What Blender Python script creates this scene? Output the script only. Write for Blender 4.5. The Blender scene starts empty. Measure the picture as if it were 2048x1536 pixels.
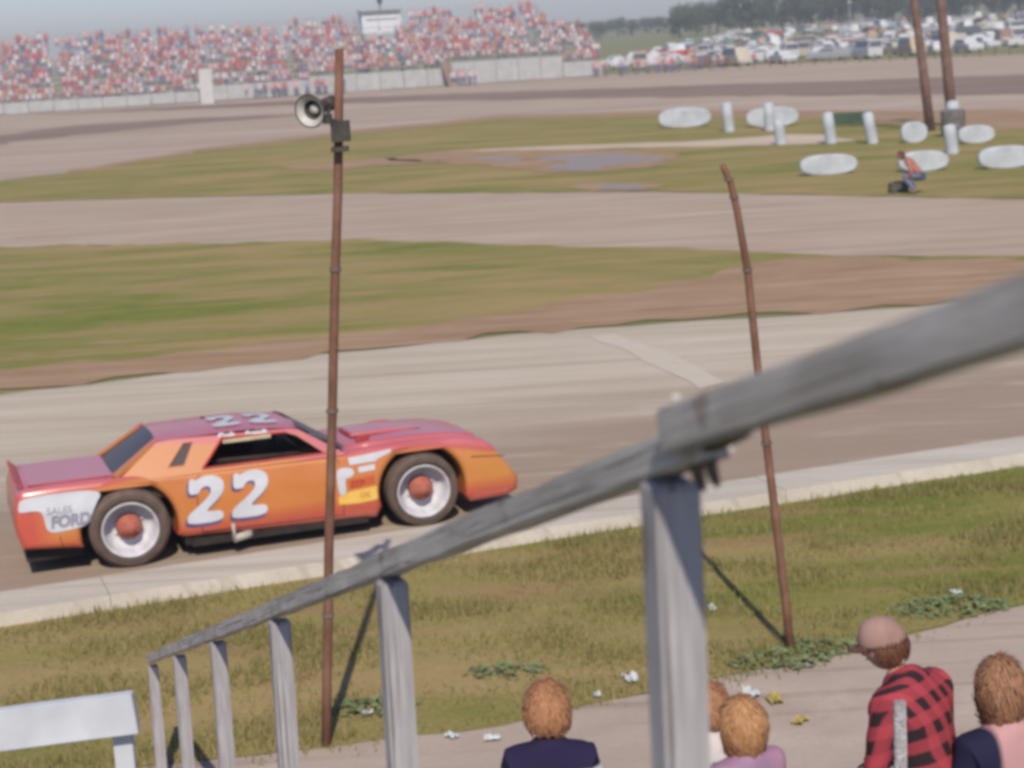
import bpy, bmesh, math, random
from mathutils import Vector, Matrix, noise
from mathutils.geometry import tessellate_polygon
random.seed(7)
S = bpy.context.scene
COL = S.collection
R = math.radians

# ------------------------------------------------------------------ camera
F, CX, CY, EYE = 3600.0, 1024.0, 768.0, 4.65
ROLL, PITCH = math.atan(.06), math.atan(692/3600)
fwd = Vector((0, math.cos(PITCH), -math.sin(PITCH)))
_r0 = Vector((1, 0, 0)); _u0 = _r0.cross(fwd)
rgt = _r0*math.cos(ROLL) - _u0*math.sin(ROLL)
upv = _u0*math.cos(ROLL) + _r0*math.sin(ROLL)
cam_data = bpy.data.cameras.new('camera'); cam = bpy.data.objects.new('camera', cam_data); COL.objects.link(cam)
m = Matrix((rgt, upv, -fwd)).transposed().to_4x4(); m.translation = (0, 0, EYE)
cam.matrix_world = m
cam_data.sensor_width = 36; cam_data.lens = F/2048*36
cam_data.clip_start = .05; cam_data.clip_end = 6000
cam_data.dof.use_dof = True; cam_data.dof.focus_distance = 8.5; cam_data.dof.aperture_fstop = 4.0
S.camera = cam

# ------------------------------------------------------------------ world, sun, exposure
SUN_DIR = Vector((.06, -1, .97)).normalized()          # towards the sun, behind the grandstand
w = bpy.data.worlds.new('World'); S.world = w; w.use_nodes = True
nt = w.node_tree; nt.nodes.clear()
sky = nt.nodes.new('ShaderNodeTexSky'); sky.sky_type = 'NISHITA'; sky.sun_disc = False
sky.sun_elevation = math.asin(SUN_DIR.z); sky.sun_rotation = math.atan2(SUN_DIR.x, SUN_DIR.y)
sky.dust_density = .7; sky.air_density = 1.0; sky.ozone_density = 4.0
bg = nt.nodes.new('ShaderNodeBackground'); bg.inputs[1].default_value = .11
wo = nt.nodes.new('ShaderNodeOutputWorld')
tint = nt.nodes.new('ShaderNodeMix'); tint.data_type = 'RGBA'; tint.blend_type = 'MULTIPLY'; tint.inputs[0].default_value = 1
tint.inputs[7].default_value = (.80, .79, .93, 1)
nt.links.new(sky.outputs[0], tint.inputs[6]); nt.links.new(tint.outputs[2], bg.inputs[0]); nt.links.new(bg.outputs[0], wo.inputs[0])
sl = bpy.data.lights.new('sun', 'SUN'); sl.energy = 3.9; sl.angle = R(.6); sl.color = (1, .91, .75)
so = bpy.data.objects.new('sun', sl); COL.objects.link(so)
so.rotation_euler = SUN_DIR.to_track_quat('Z', 'Y').to_euler()
S.view_settings.view_transform = 'Standard'; S.view_settings.look = 'None'
S.view_settings.exposure = .22; S.view_settings.gamma = 1
S.cycles.pixel_filter_type = 'BLACKMAN_HARRIS'; S.cycles.filter_width = 3.8
S.cycles.volume_bounces = 0; S.cycles.max_bounces = 6

def ray(x, y): return fwd + rgt*((x-CX)/F) - upv*((y-CY)/F)
def gp(x, y, z=0.0):
    d = ray(x, y); return Vector((0, 0, EYE)) + d*((z-EYE)/d.z)
def at(x, y, Y):
    d = ray(x, y); return Vector((0, 0, EYE)) + d*(Y/d.y)

# ------------------------------------------------------------------ materials
def sr(r, g, b):
    f = lambda c: (c/255/12.92) if c <= 10 else ((c/255+.055)/1.055)**2.4
    return (f(r), f(g), f(b), 1)
class Mat:
    def __init__(s, name, rough=.8, spec=.3):
        s.m = bpy.data.materials.new(name); s.m.use_nodes = True
        s.t = s.m.node_tree; s.b = s.t.nodes['Principled BSDF']
        s.b.inputs['Roughness'].default_value = rough
        s.b.inputs['Specular IOR Level'].default_value = spec
        s.out = s.t.nodes['Material Output']
    def n(s, t, **k):
        x = s.t.nodes.new('ShaderNode'+t)
        for a, v in k.items(): setattr(x, a, v)
        return x
    def l(s, a, b): s.t.links.new(a, b)
    def coord(s, kind='Object', scale=(1, 1, 1), rot=(0, 0, 0)):
        tc = s.n('TexCoord'); mp = s.n('Mapping')
        mp.inputs['Scale'].default_value = scale; mp.inputs['Rotation'].default_value = rot
        s.l(tc.outputs[kind], mp.inputs[0]); return mp.outputs[0]
    def noise(s, co, scale, detail=4, rough=.55, dist=0):
        x = s.n('TexNoise'); x.inputs['Scale'].default_value = scale; x.inputs['Detail'].default_value = detail
        x.inputs['Roughness'].default_value = rough; x.inputs['Distortion'].default_value = dist
        if co: s.l(co, x.inputs['Vector'])
        return x.outputs['Fac']
    def ramp(s, fac, stops):
        r = s.n('ValToRGB'); e = r.color_ramp.elements
        while len(e) < len(stops): e.new(.5)
        for i, (p, c) in enumerate(stops): e[i].position = p; e[i].color = c if len(c) == 4 else (*c, 1)
        s.l(fac, r.inputs[0]); return r.outputs[0]
    def mix(s, fac, a, b, mode='MIX'):
        x = s.n('Mix', data_type='RGBA', blend_type=mode)
        for sock, v in ((x.inputs[0], fac), (x.inputs[6], a), (x.inputs[7], b)):
            if hasattr(v, 'is_linked') or hasattr(v, 'links'): s.l(v, sock)
            elif isinstance(v, (int, float)): sock.default_value = v
            else: sock.default_value = v
        return x.outputs[2]
    def math(s, op, a, b=0.0, c=None):
        x = s.n('Math', operation=op)
        for i, v in enumerate((a, b) if c is None else (a, b, c)):
            if isinstance(v, (int, float)): x.inputs[i].default_value = v
            else: s.l(v, x.inputs[i])
        return x.outputs[0]
    def col(s, c):
        if hasattr(c, 'links'): s.l(c, s.b.inputs['Base Color'])
        else: s.b.inputs['Base Color'].default_value = c if len(c) == 4 else (*c, 1)
        return s
    def bump(s, h, st=.3, d=.02):
        b = s.n('Bump'); b.inputs['Strength'].default_value = st; b.inputs['Distance'].default_value = d
        s.l(h, b.inputs['Height']); s.l(b.outputs[0], s.b.inputs['Normal']); return s
def noisy(name, c1, c2, scale=8, rough=.8, st=.2, spec=.3, sc=(1, 1, 1), d=.01, detail=4):
    M = Mat(name, rough, spec); co = M.coord(scale=sc); f = M.noise(co, scale, detail)
    M.col(M.ramp(f, [(.3, c1), (.7, c2)])); M.bump(f, st, d); return M.m

# ------------------------------------------------------------------ builders
def link(me, name, mat=None, parent=None, smooth=False):
    o = bpy.data.objects.new(name, me); COL.objects.link(o)
    if mat is not None:
        for q in (mat if isinstance(mat, (list, tuple)) else [mat]): me.materials.append(q)
    if parent: o.parent = parent
    if smooth:
        me.polygons.foreach_set('use_smooth', [True]*len(me.polygons)); me.update()
    return o
def tag(o, label=None, cat=None, group=None, kind=None):
    if label: o['label'] = label
    if cat: o['category'] = cat
    if group: o['group'] = group
    if kind: o['kind'] = kind
    return o
def empty(name, loc=(0, 0, 0), rz=0, label=None, cat=None, group=None):
    o = bpy.data.objects.new(name, None); COL.objects.link(o); o.empty_display_size = .2
    o.location = loc; o.rotation_euler = (0, 0, rz); return tag(o, label, cat, group)
def copy_tree(o, parent=None):
    c = o.copy(); COL.objects.link(c); c.parent = parent
    for ch in [x for x in ALLCH.get(o.name, [])] or list(o.children): copy_tree(ch, c)
    return c
ALLCH = {}
class MB:
    def __init__(s): s.v = []; s.f = []; s.mi = []
    def add(s, vs, fs, mi=0):
        b = len(s.v); s.v += [tuple(v) for v in vs]; s.f += [tuple(b+i for i in f) for f in fs]; s.mi += [mi]*len(fs)
    def box(s, c, size, rz=0, mi=0, M=None):
        x, y, z = [q/2 for q in size]
        vs = [Vector((a*x, b*y, d*z)) for d in (-1, 1) for b in (-1, 1) for a in (-1, 1)]
        Q = Matrix.Rotation(rz, 3, 'Z') if M is None else M
        vs = [Q @ v + Vector(c) for v in vs]
        s.add(vs, [(0, 2, 3, 1), (4, 5, 7, 6), (0, 1, 5, 4), (2, 6, 7, 3), (0, 4, 6, 2), (1, 3, 7, 5)], mi)
    def beam(s, a, b, wd, th, mi=0, up=Vector((0, 0, 1))):
        a = Vector(a); b = Vector(b); d = (b-a); L = d.length; d.normalize()
        sd = -d.cross(up).normalized(); u = d.cross(sd)
        s.box((a+b)/2, (L, wd, th), M=Matrix((d, sd, u)).transposed(), mi=mi)
    def tube(s, pts, rad, n=10, mi=0, caps=True):
        pts = [Vector(p) for p in pts]; rad = rad if isinstance(rad, (list, tuple)) else [rad]*len(pts)
        b0 = len(s.v); rings = []
        prev = None
        for i, p in enumerate(pts):
            d = (pts[min(i+1, len(pts)-1)] - pts[max(i-1, 0)]).normalized()
            a = Vector((0, 0, 1)) if abs(d.z) < .9 else Vector((1, 0, 0))
            if prev is not None: a = prev
            sd = d.cross(a).normalized(); u = sd.cross(d).normalized(); prev = u
            rings.append([p + (sd*math.cos(t*2*math.pi/n) + u*math.sin(t*2*math.pi/n))*rad[i] for t in range(n)])
        vs = [q for r_ in rings for q in r_]
        fs = [(i*n+j, i*n+(j+1) % n, (i+1)*n+(j+1) % n, (i+1)*n+j) for i in range(len(pts)-1) for j in range(n)]
        if caps: fs += [tuple(range(n))[::-1], tuple((len(pts)-1)*n+j for j in range(n))]
        s.add(vs, fs, mi)
    def lathe(s, prof, n=32, axis='Z', c=(0, 0, 0), mi=0, closed=False):
        vs = []
        for (r_, h) in prof:
            for j in range(n):
                a = 2*math.pi*j/n; x, y = r_*math.cos(a), r_*math.sin(a)
                v = (x, y, h) if axis == 'Z' else ((x, h, y) if axis == 'Y' else (h, x, y))
                vs.append(Vector(v)+Vector(c))
        k = len(prof); rng = range(k) if closed else range(k-1)
        fs = [(i*n+j, i*n+(j+1) % n, ((i+1) % k)*n+(j+1) % n, ((i+1) % k)*n+j) for i in rng for j in range(n)]
        if not closed: fs += [tuple(range(n)), tuple((k-1)*n+j for j in range(n))]
        s.add(vs, fs, mi)
    def mesh(s, name):
        me = bpy.data.meshes.new(name); me.from_pydata(s.v, [], s.f)
        if any(s.mi): me.polygons.foreach_set('material_index', s.mi)
        bm = bmesh.new(); bm.from_mesh(me); bmesh.ops.recalc_face_normals(bm, faces=bm.faces); bm.to_mesh(me); bm.free()
        me.update(); return me
    def build(s, name, mat, parent=None, smooth=False, bevel=0):
        me = s.mesh(name)
        if bevel:
            bm = bmesh.new(); bm.from_mesh(me)
            bmesh.ops.bevel(bm, geom=bm.edges[:], offset=bevel, segments=2, affect='EDGES', clamp_overlap=True)
            bm.to_mesh(me); bm.free()
        return link(me, name, mat, parent, smooth)
def pieces(mb, name, mat, parent=None, smooth=False, bevel=0):
    """every separate piece collected in mb becomes a part of its own"""
    par = list(range(len(mb.v)))
    def fd(a):
        while par[a] != a: par[a] = par[par[a]]; a = par[a]
        return a
    for f in mb.f:
        for q in f[1:]: par[fd(f[0])] = fd(q)
    grp = {}
    for f in mb.f: grp.setdefault(fd(f[0]), []).append(f)
    out = []
    for fs in grp.values():
        ids = sorted({i for f in fs for i in f}); ix = {i: k for k, i in enumerate(ids)}
        m2 = MB(); m2.add([mb.v[i] for i in ids], [tuple(ix[i] for i in f) for f in fs]); out.append(m2.build(name, mat, parent, smooth, bevel))
    return out
def smooth_by_angle(o, ang=35):
    me = o.data; bm = bmesh.new(); bm.from_mesh(me)
    for f in bm.faces: f.smooth = True
    for e in bm.edges:
        if len(e.link_faces) == 2 and e.calc_face_angle(0) > R(ang): e.smooth = False
    bm.to_mesh(me); bm.free(); return o
def eval_mesh(o, name):
    dg = bpy.context.evaluated_depsgraph_get(); dg.update()
    me = bpy.data.meshes.new_from_object(o.evaluated_get(dg)); me.name = name
    d = o.data; bpy.data.objects.remove(o)
    return me
def curve_mesh(name, outlines, extrude=0, bevel=0, res=2, offset=0):
    cu = bpy.data.curves.new(name, 'CURVE'); cu.dimensions = '2D'; cu.fill_mode = 'BOTH'
    cu.extrude = extrude; cu.bevel_depth = bevel; cu.bevel_resolution = res; cu.offset = offset
    for pts in outlines:
        sp = cu.splines.new('POLY'); sp.points.add(len(pts)-1); sp.use_cyclic_u = True
        for i, p in enumerate(pts): sp.points[i].co = (p[0], p[1], 0, 1)
    o = bpy.data.objects.new(name, cu); COL.objects.link(o)
    return eval_mesh(o, name)
def text_mesh(name, body, size, extrude=.001, shear=0, offset=0):
    cu = bpy.data.curves.new(name, 'FONT'); cu.body = body; cu.size = size; cu.extrude = extrude
    cu.shear = shear; cu.offset = offset; cu.align_x = 'LEFT'
    o = bpy.data.objects.new(name, cu); COL.objects.link(o); return eval_mesh(o, name)
def xform(me, M):
    me.transform(M); me.update(); return me

def dens(pts, step, jit, sd=0):
    out = []
    for i in range(len(pts)):
        a = pts[i]; b = pts[(i+1) % len(pts)]; L = (b-a).length; n = max(1, min(160, int(L/step)))
        nr = Vector((-(b-a).y, (b-a).x, 0)).normalized() if L else Vector()
        for k in range(n):
            p = a.lerp(b, k/n); q = noise.noise(Vector((p.x*.9+sd, p.y*.9, sd)))*.7 + noise.noise(Vector((p.x*3+sd, p.y*3, sd+5)))*.4
            dd = min(1, p.y/60+.25)
            out.append(p + nr*q*jit*dd)
    return out
def sheet(name, px, z, mat, step=.4, jit=.25, world=None, kind='structure', sd=0):
    pts = world if world else [gp(x, y) for x, y in px]
    pts = [Vector((p[0], p[1], 0)) for p in pts]
    if jit: pts = dens(pts, step, jit, sd)
    fs = tessellate_polygon([pts])
    me = bpy.data.meshes.new(name); me.from_pydata([(p.x, p.y, z) for p in pts], [], fs)
    bm = bmesh.new(); bm.from_mesh(me); bmesh.ops.recalc_face_normals(bm, faces=bm.faces)
    for f in bm.faces:
        if f.normal.z < 0: f.normal_flip()
    bm.to_mesh(me); bm.free()
    o = link(me, name, mat); tag(o, kind=kind); return o

# ------------------------------------------------------------------ ground materials
TRK = R(18.45)    # heading of the near straight
def grass_mat(name, g1, g2, dry, brown, dryness=.5):
    M = Mat(name, .95, .1); co = M.coord('Object', (1, 1, 1), (0, 0, -TRK*.6))
    co2 = M.coord('Object', (.35, 1.3, 1), (0, 0, -TRK*.5))
    big = M.noise(co2, .35, 5, .6, .6); mid = M.noise(co2, 2.2, 5, .65); fin = M.noise(co, 22, 4, .7)
    a = M.mix(M.ramp(mid, [(.35, (0, 0, 0)), (.65, (1, 1, 1))]), g1, g2)
    b = M.mix(M.ramp(big, [(dryness-.12, (0, 0, 0)), (dryness+.14, (1, 1, 1))]), a, dry)
    pat = M.noise(co2, 1.1, 6, .7, .3)
    c = M.mix(M.ramp(pat, [(.53, (0, 0, 0)), (.68, (1, 1, 1))]), b, brown)
    d = M.mix(.35, c, M.ramp(fin, [(.2, (.25, .25, .25)), (.8, (.9, .9, .9))]), 'OVERLAY')
    M.col(d); M.bump(fin, .6, .04); return M.m
def dirt_mat(name, c1, c2, c3, rot=TRK, sc=(.15, 1.2, 1), groove=None, fleck=.25):
    M = Mat(name, .92, .15); co = M.coord('Object', sc, (0, 0, -rot)); cf = M.coord('Object')
    a = M.noise(co, 1.2, 6, .62, .4); b = M.noise(cf, .35, 3, .5); f = M.noise(cf, 30, 5, .75)
    x = M.ramp(a, [(.3, c1), (.52, c2), (.75, c3)])
    x = M.mix(M.ramp(b, [(.35, (0, 0, 0)), (.7, (.35, .35, .35))]), x, c1)
    if groove:                 # tyre-worn darker lane: distance measured across the track
        g0, g1_, g2_, g3, gc, px0 = groove
        sx = M.n('SeparateXYZ'); M.l(M.coord('Object'), sx.inputs[0])
        v = M.math('SUBTRACT', M.math('MULTIPLY', sx.outputs[1], math.cos(rot)), M.math('MULTIPLY', sx.outputs[0], math.sin(rot)))
        v = M.math('ADD', M.math('SUBTRACT', v, px0), M.math('MULTIPLY', M.math('SUBTRACT', a, .5), 1.6))
        k = M.ramp(M.math('DIVIDE', v, g3), [(g0/g3, (0, 0, 0)), (g1_/g3, (1, 1, 1)), (g2_/g3, (1, 1, 1)), (1, (0, 0, 0))])
        x = M.mix(M.math('MULTIPLY', k, .75), x, gc)
    tm = M.noise(M.coord('Object', (sc[0]*.25, sc[1]*7, 1), (0, 0, -rot)), 1.0, 3, .5, .2)
    x = M.mix(M.ramp(tm, [(.34, (.42, .42, .42)), (.46, (0, 0, 0))]), x, (c1[0]*.62, c1[1]*.6, c1[2]*.58, 1))
    pa = M.noise(M.coord('Object', (sc[0]*2, sc[1]*1.5, 1), (0, 0, -rot)), .8, 5, .65, 1.2)
    x = M.mix(M.ramp(pa, [(.56, (0, 0, 0)), (.68, (.4, .4, .4))]), x, c3)
    x = M.mix(fleck, x, M.ramp(f, [(.25, (.3, .3, .3)), (.75, (.72, .72, .72))]), 'OVERLAY')
    M.col(x); M.bump(f, .35, .008); return M.m

G_near = grass_mat('grass_near', (.125, .145, .03, 1), (.20, .19, .055, 1), (.30, .225, .10, 1), (.27, .165, .09, 1), .46)
G_in = grass_mat('grass_infield', (.12, .15, .03, 1), (.185, .185, .045, 1), (.30, .225, .10, 1), (.32, .21, .125, 1), .48)
G_far = grass_mat('grass_far', (.15, .17, .075, 1), (.19, .195, .09, 1), (.25, .22, .11, 1), (.28, .2, .12, 1), .60)
D_track = dirt_mat('track_dirt', (.39, .325, .255, 1), (.46, .395, .32, 1), (.52, .46, .385, 1), groove=(0, .06, 3.4, 7.0, (.25, .175, .13, 1), 15.6))
D_pit = dirt_mat('pit_dirt', (.33, .25, .19, 1), (.40, .315, .25, 1), (.46, .38, .31, 1), rot=R(-20))
D_far = dirt_mat('far_dirt', (.33, .25, .195, 1), (.39, .31, .25, 1), (.44, .365, .30, 1), rot=R(0), sc=(.02, .12, 1))
D_brown = dirt_mat('brown_dirt', (.25, .155, .09, 1), (.33, .225, .14, 1), (.41, .30, .20, 1), sc=(.3, 1.4, 1))
D_path = dirt_mat('path_gravel', (.33, .26, .215, 1), (.39, .315, .265, 1), (.44, .37, .32, 1), sc=(.6, 1, 1))
D_conc = dirt_mat('kerb_concrete', (.40, .355, .30, 1), (.47, .425, .37, 1), (.53, .485, .43, 1), sc=(.3, 2, 1))
D_groove = dirt_mat('groove_dirt', (.20, .14, .11, 1), (.235, .17, .135, 1), (.28, .21, .175, 1), rot=0, sc=(.02, .3, 1))
D_tan = dirt_mat('tan_dirt', (.42, .33, .25, 1), (.5, .41, .32, 1), (.56, .48, .4, 1), rot=0, sc=(.1, 1, 1))
water = Mat('puddle_water', .5, .25).col((.27, .22, .19, 1)); water.bump(water.noise(water.coord(), 3, 2), .15, .02); WATER = water.m

# ------------------------------------------------------------------ setting
def hill_z(x, y):
    t = max(0, min(1, (y-235)/330)); t = t*t*(3-2*t)
    side = max(0, min(1, (x-5)/60))
    return t*(1.7*side + .7) + max(0, (y-600))*.004*(1+side)
def make_ground():
    xs = [-3000, -1500, -800, -500, -320, -220, -150, -100, -60, -30, 0, 20, 40, 60, 80, 110, 150, 200, 260, 330, 420, 560, 800, 1500, 3000]
    ys = [-60, -20, 0, 20, 60, 120, 180, 215, 235, 255, 280, 310, 340, 370, 400, 430, 460, 500, 540, 580, 640, 760, 1000, 1500, 2200, 3200]
    vs = [(x, y, hill_z(x, y)) for y in ys for x in xs]; n = len(xs)
    fs = [(j*n+i, j*n+i+1, (j+1)*n+i+1, (j+1)*n+i) for j in range(len(ys)-1) for i in range(n-1)]
    me = bpy.data.meshes.new('ground'); me.from_pydata(vs, [], fs)
    return tag(link(me, 'ground', G_far, smooth=True), kind='structure')
make_ground()
# near to far, each sheet a few millimetres above the last
sheet('path', [(-700, 1700), (-700, 1680), (0, 1570), (650, 1497), (1000, 1450), (1300, 1385), (1560, 1335), (1700, 1295), (2048, 1213), (2700, 1050), (2700, 3000), (1500, 4200), (-700, 4200)], .004, D_path, .25, .22, sd=3)
sheet('verge', [(-700, 1700), (0, 1569), (650, 1496), (1000, 1449), (1300, 1384), (1560, 1334), (1700, 1294), (2048, 1212), (2700, 1050), (2700, 830), (2048, 935), (1280, 1050), (640, 1148), (0, 1245), (-700, 1360)], .008, G_near, .25, .25, sd=9)
sheet('track', [(-1500, 1440), (-700, 1310), (30, 1192), (620, 1112), (1290, 1012), (2048, 892), (2900, 760), (2900, 560), (2048, 600), (1500, 637), (1100, 664), (600, 716), (80, 782), (-800, 900), (-1500, 1000)], .012, D_track, .6, .3, sd=1)
sheet('dirt_shoulder', [(-1500, 998), (-800, 898), (80, 780), (600, 714), (1100, 662), (1500, 635), (2048, 598), (2900, 558), (2900, 522), (2048, 524), (1620, 518), (1480, 530), (1330, 574), (1150, 605), (700, 672), (90, 735), (-800, 840), (-1500, 930)], .020, D_brown, .5, 1.5, sd=2)
sheet('infield_grass', [(-1500, 955), (-800, 860), (90, 752), (700, 690), (1150, 622), (1400, 575), (1560, 545), (1800, 530), (2900, 526), (2900, 510), (1700, 512), (1400, 502), (700, 482), (120, 492), (-900, 520), (-1500, 550)], .016, G_in, .7, .9, sd=4)
sheet('pit_road', [(-1500, 552), (-900, 522), (120, 493), (700, 483), (1400, 503), (1700, 513), (2900, 512), (2900, 405), (2048, 400), (1300, 385), (700, 388), (140, 401), (-800, 440), (-1500, 480)], .012, D_pit, .8, .35, sd=5)
sheet('centre_grass', [(-1500, 478), (-800, 438), (140, 400), (700, 387), (1300, 384), (2048, 399), (2900, 404), (2900, 226), (2048, 225), (1700, 225), (1330, 226), (1000, 236), (700, 266), (400, 302), (150, 346), (-300, 400), (-1500, 470)], .016, G_in, 1.2, .8, sd=6)
sheet('back_track', [(-1500, 468), (-300, 398), (150, 345), (400, 300), (700, 265), (1000, 235), (1330, 225), (1700, 224), (2048, 224), (2900, 222), (2900, 60), (2400, 85), (2048, 108), (1500, 131), (1150, 154), (700, 184), (160, 219), (-1000, 300)], .012, D_far, 2, .7, sd=7)
sheet('racing_groove', [(60, 232), (300, 216), (700, 196), (1100, 181), (1500, 168), (2048, 150), (2900, 110), (2900, 160), (2048, 190), (1500, 192), (1100, 198), (700, 207), (300, 221)], .020, D_groove, 2, 2.2, sd=8)
sheet('racing_groove', [(-500, 330), (150, 252), (400, 236), (640, 228), (500, 240), (330, 253), (150, 270), (-500, 352)], .020, D_groove, 2, 2, sd=18)
sheet('dirt_margin', [(150, 348), (400, 304), (700, 269), (1000, 240), (1330, 230), (1700, 240), (2048, 260), (2500, 260), (2500, 222), (1700, 222), (1330, 222), (1000, 232), (700, 262), (400, 297), (150, 341)], .024, D_brown, 1.5, 1.2, sd=11)
sheet('dirt_lane', [(900, 303), (1150, 291), (1400, 283), (1560, 271), (1640, 270), (1710, 282), (1640, 289), (1400, 294), (1200, 298), (950, 309)], .024, D_tan, 1, .6, sd=12)
sheet('mud_patch', [(760, 318), (880, 304), (1100, 300), (1290, 302), (1360, 314), (1340, 330), (1230, 343), (1110, 346), (960, 332), (850, 325)], .028, D_brown, .6, 1.0, sd=13)
sheet('mud_patch', [(560, 335), (760, 318), (900, 326), (760, 332), (650, 345)], .028, D_brown, .6, 1.0, sd=23)
sheet('mud_patch', [(1140, 376), (1180, 366), (1290, 368), (1330, 374), (1290, 383), (1190, 384)], .028, D_brown, .5, .5, sd=14)
sheet('puddle', [(1090, 334), (1150, 326), (1060, 320), (1130, 313), (1215, 309), (1320, 316), (1335, 323), (1262, 326), (1225, 334), (1195, 343), (1130, 343)], .032, WATER, .5, .9, sd=15)
sheet('puddle', [(930, 319), (990, 315), (1050, 318), (1040, 324), (1000, 325)], .032, WATER, .5, .6, sd=25)
sheet('puddle', [(1190, 376), (1225, 370), (1285, 372), (1290, 377), (1250, 381), (1200, 380)], .032, WATER, .4, .2, sd=16)
white_line = noisy('worn_line_paint', (.46, .405, .335, 1), (.51, .45, .38, 1), 5, .8, .1)
sheet('start_line', [(1180, 676), (1228, 671), (1330, 704), (1455, 768), (1400, 779), (1290, 722)], .018, white_line, .5, .25, sd=17)

# raised concrete kerb between track and verge
kA = gp(-1500, 1440); kB = gp(2050, 892); kd = (kB-kA).normalized(); kn = Vector((kd.y, -kd.x, 0))
kb = MB(); wd = .72
L = (kB-kA).length; n = int(L/3)
for i in range(n):
    a = kA + kd*(L*i/n+.003); b = kA + kd*(L*(i+1)/n-.003); h = .13 + random.uniform(-.003, .003)
    a2 = a+kn*wd; b2 = b+kn*wd
    kb.add([(*a.xy, -.02), (*b.xy, -.02), (*b2.xy, -.02), (*a2.xy, -.02), (*(a+kn*.05).xy, h), (*(b+kn*.05).xy, h), (*(b2-kn*.03).xy, h), (*(a2-kn*.03).xy, h)],
           [(0, 1, 5, 4), (1, 2, 6, 5), (2, 3, 7, 6), (3, 0, 4, 7), (4, 5, 6, 7)])
tag(kb.build('kerb', D_conc, smooth=False), kind='structure')

# grass blades on the verge
def grass_blades():
    mb = MB(); rn = random.Random(3)
    EDGE = [gp(*q) for q in ((-700, 1700), (0, 1569), (650, 1496), (1000, 1449), (1300, 1384), (1560, 1334), (1700, 1294), (2048, 1212), (2700, 1050))]
    made = 0
    while made < 42000:
        s = rn.uniform(0, L*1.02); t = rn.uniform(.75, 7.5)
        p = kA + kd*s + kn*t
        d = noise.noise(Vector((p.x*.8, p.y*1.6, 0)))
        if rn.random() > .45 + d*1.1: continue
        edge = 1 if t < 5 else max(0, (7.5-t)/2.5)
        if rn.random() > edge: continue
        if p.x < -7 or p.x > 10: continue
        yb = next((a.y+(b.y-a.y)*(p.x-a.x)/(b.x-a.x) for a, b in zip(EDGE, EDGE[1:]) if a.x <= p.x <= b.x), 0)
        if p.y < yb-rn.random()**3*.35+.05: continue
        # keep off the path
        h = rn.uniform(.03, .09)*(1.25 if d > .1 else .8); a = rn.uniform(0, 6.28); wdt = rn.uniform(.004, .009)
        dx, dy = math.cos(a)*wdt, math.sin(a)*wdt; lx, ly = rn.uniform(-.04, .04), rn.uniform(-.04, .04)
        mb.add([(p.x-dx, p.y-dy, 0), (p.x+dx, p.y+dy, 0), (p.x+lx, p.y+ly, h)], [(0, 1, 2)], rn.choice((0, 0, 1, 2)))
        made += 1
    ms = [noisy('blade_green', (.14, .145, .04, 1), (.19, .18, .06, 1), 3), noisy('blade_olive', (.17, .16, .05, 1), (.22, .19, .07, 1), 3), noisy('blade_dry', (.22, .175, .08, 1), (.28, .22, .11, 1), 3)]
    tag(mb.build('grass', ms), 'short patchy grass and dry blades on the verge below the kerb', 'grass', kind='stuff')
grass_blades()

# ------------------------------------------------------------------ leafy weeds and litter along the path edge
weedm = noisy('weed_leaf', (.11, .155, .06, 1), (.18, .225, .11, 1), 6)
def weed(px, py, rad, n, label):
    c = gp(px, py); rn = random.Random(int(px)); mb = MB()
    for i in range(int(n*.55)):
        a = rn.uniform(0, 6.28); r_ = rad*math.sqrt(rn.random()); h = rn.uniform(.0, .075)*(1.3-r_/rad)
        b = Vector((math.cos(a)*r_*2.0, math.sin(a)*r_*1.1, h)); s = rn.uniform(.015, .04); t = rn.uniform(0, 6.28)
        u = Vector((math.cos(t), math.sin(t), rn.uniform(-.3, .5)))*s; v = Vector((-math.sin(t), math.cos(t), rn.uniform(-.3, .5)))*s*.5
        mb.add([b-u, b+v, b+u, b-v], [(0, 1, 2, 3)])
    o = mb.build('weed', weedm); o.location = (c.x, c.y, .01)
    tag(o, label, 'weed', 'green weeds along the edge of the path')
weed(1560, 1325, .20, 500, 'broad green weed clump at the foot of the right hand rusty pole')
weed(1640, 1300, .16, 350, 'green weed clump on the path edge beside the head of the man in plaid')
weed(1905, 1218, .24, 600, 'green weed clump on the path edge above the woman at the right edge')
weed(1010, 1348, .16, 260, 'green weed clump on the verge above the child in the navy top')
weed(742, 1420, .17, 380, 'small weed clump beside the foot of the tall left hand pole')
paper = noisy('litter_paper', (.42, .45, .46, 1), (.55, .58, .59, 1), 9)
foil = noisy('litter_wrapper', (.30, .22, .05, 1), (.42, .34, .12, 1), 12)
dark = noisy('litter_dark', (.05, .06, .05, 1), (.09, .09, .07, 1), 12)
def litter(px, py, s, mat, label, name='litter', cat='litter'):
    c = gp(px, py); rn = random.Random(int(px*3+py)); n = 6; vs = []
    for j in range(n):
        for i in range(n):
            x, y = (i/(n-1)-.5)*s*1.6, (j/(n-1)-.5)*s
            vs.append((x+rn.uniform(-.1, .1)*s, y+rn.uniform(-.1, .1)*s, .01+abs(rn.gauss(0, .22))*s))
    fs = [(j*n+i, j*n+i+1, (j+1)*n+i+1, (j+1)*n+i) for j in range(n-1) for i in range(n-1)]
    mb = MB(); mb.add(vs, fs); o = mb.build(name, mat); o.location = (c.x, c.y, .01); o.rotation_euler = (0, 0, rn.uniform(0, 3))
    sm = o.modifiers.new('thick', 'SOLIDIFY'); sm.thickness = .002
    tag(o, label, cat, 'litter scattered along the path edge')
litter(1262, 1363, .10, paper, 'crumpled white paper at the path edge just left of the big grey post')
litter(985, 1482, .07, paper, 'white paper scrap on the path left of the child in the navy top')
litter(905, 1478, .06, paper, 'flat pale paper scrap on the path between two railing posts')
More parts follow.
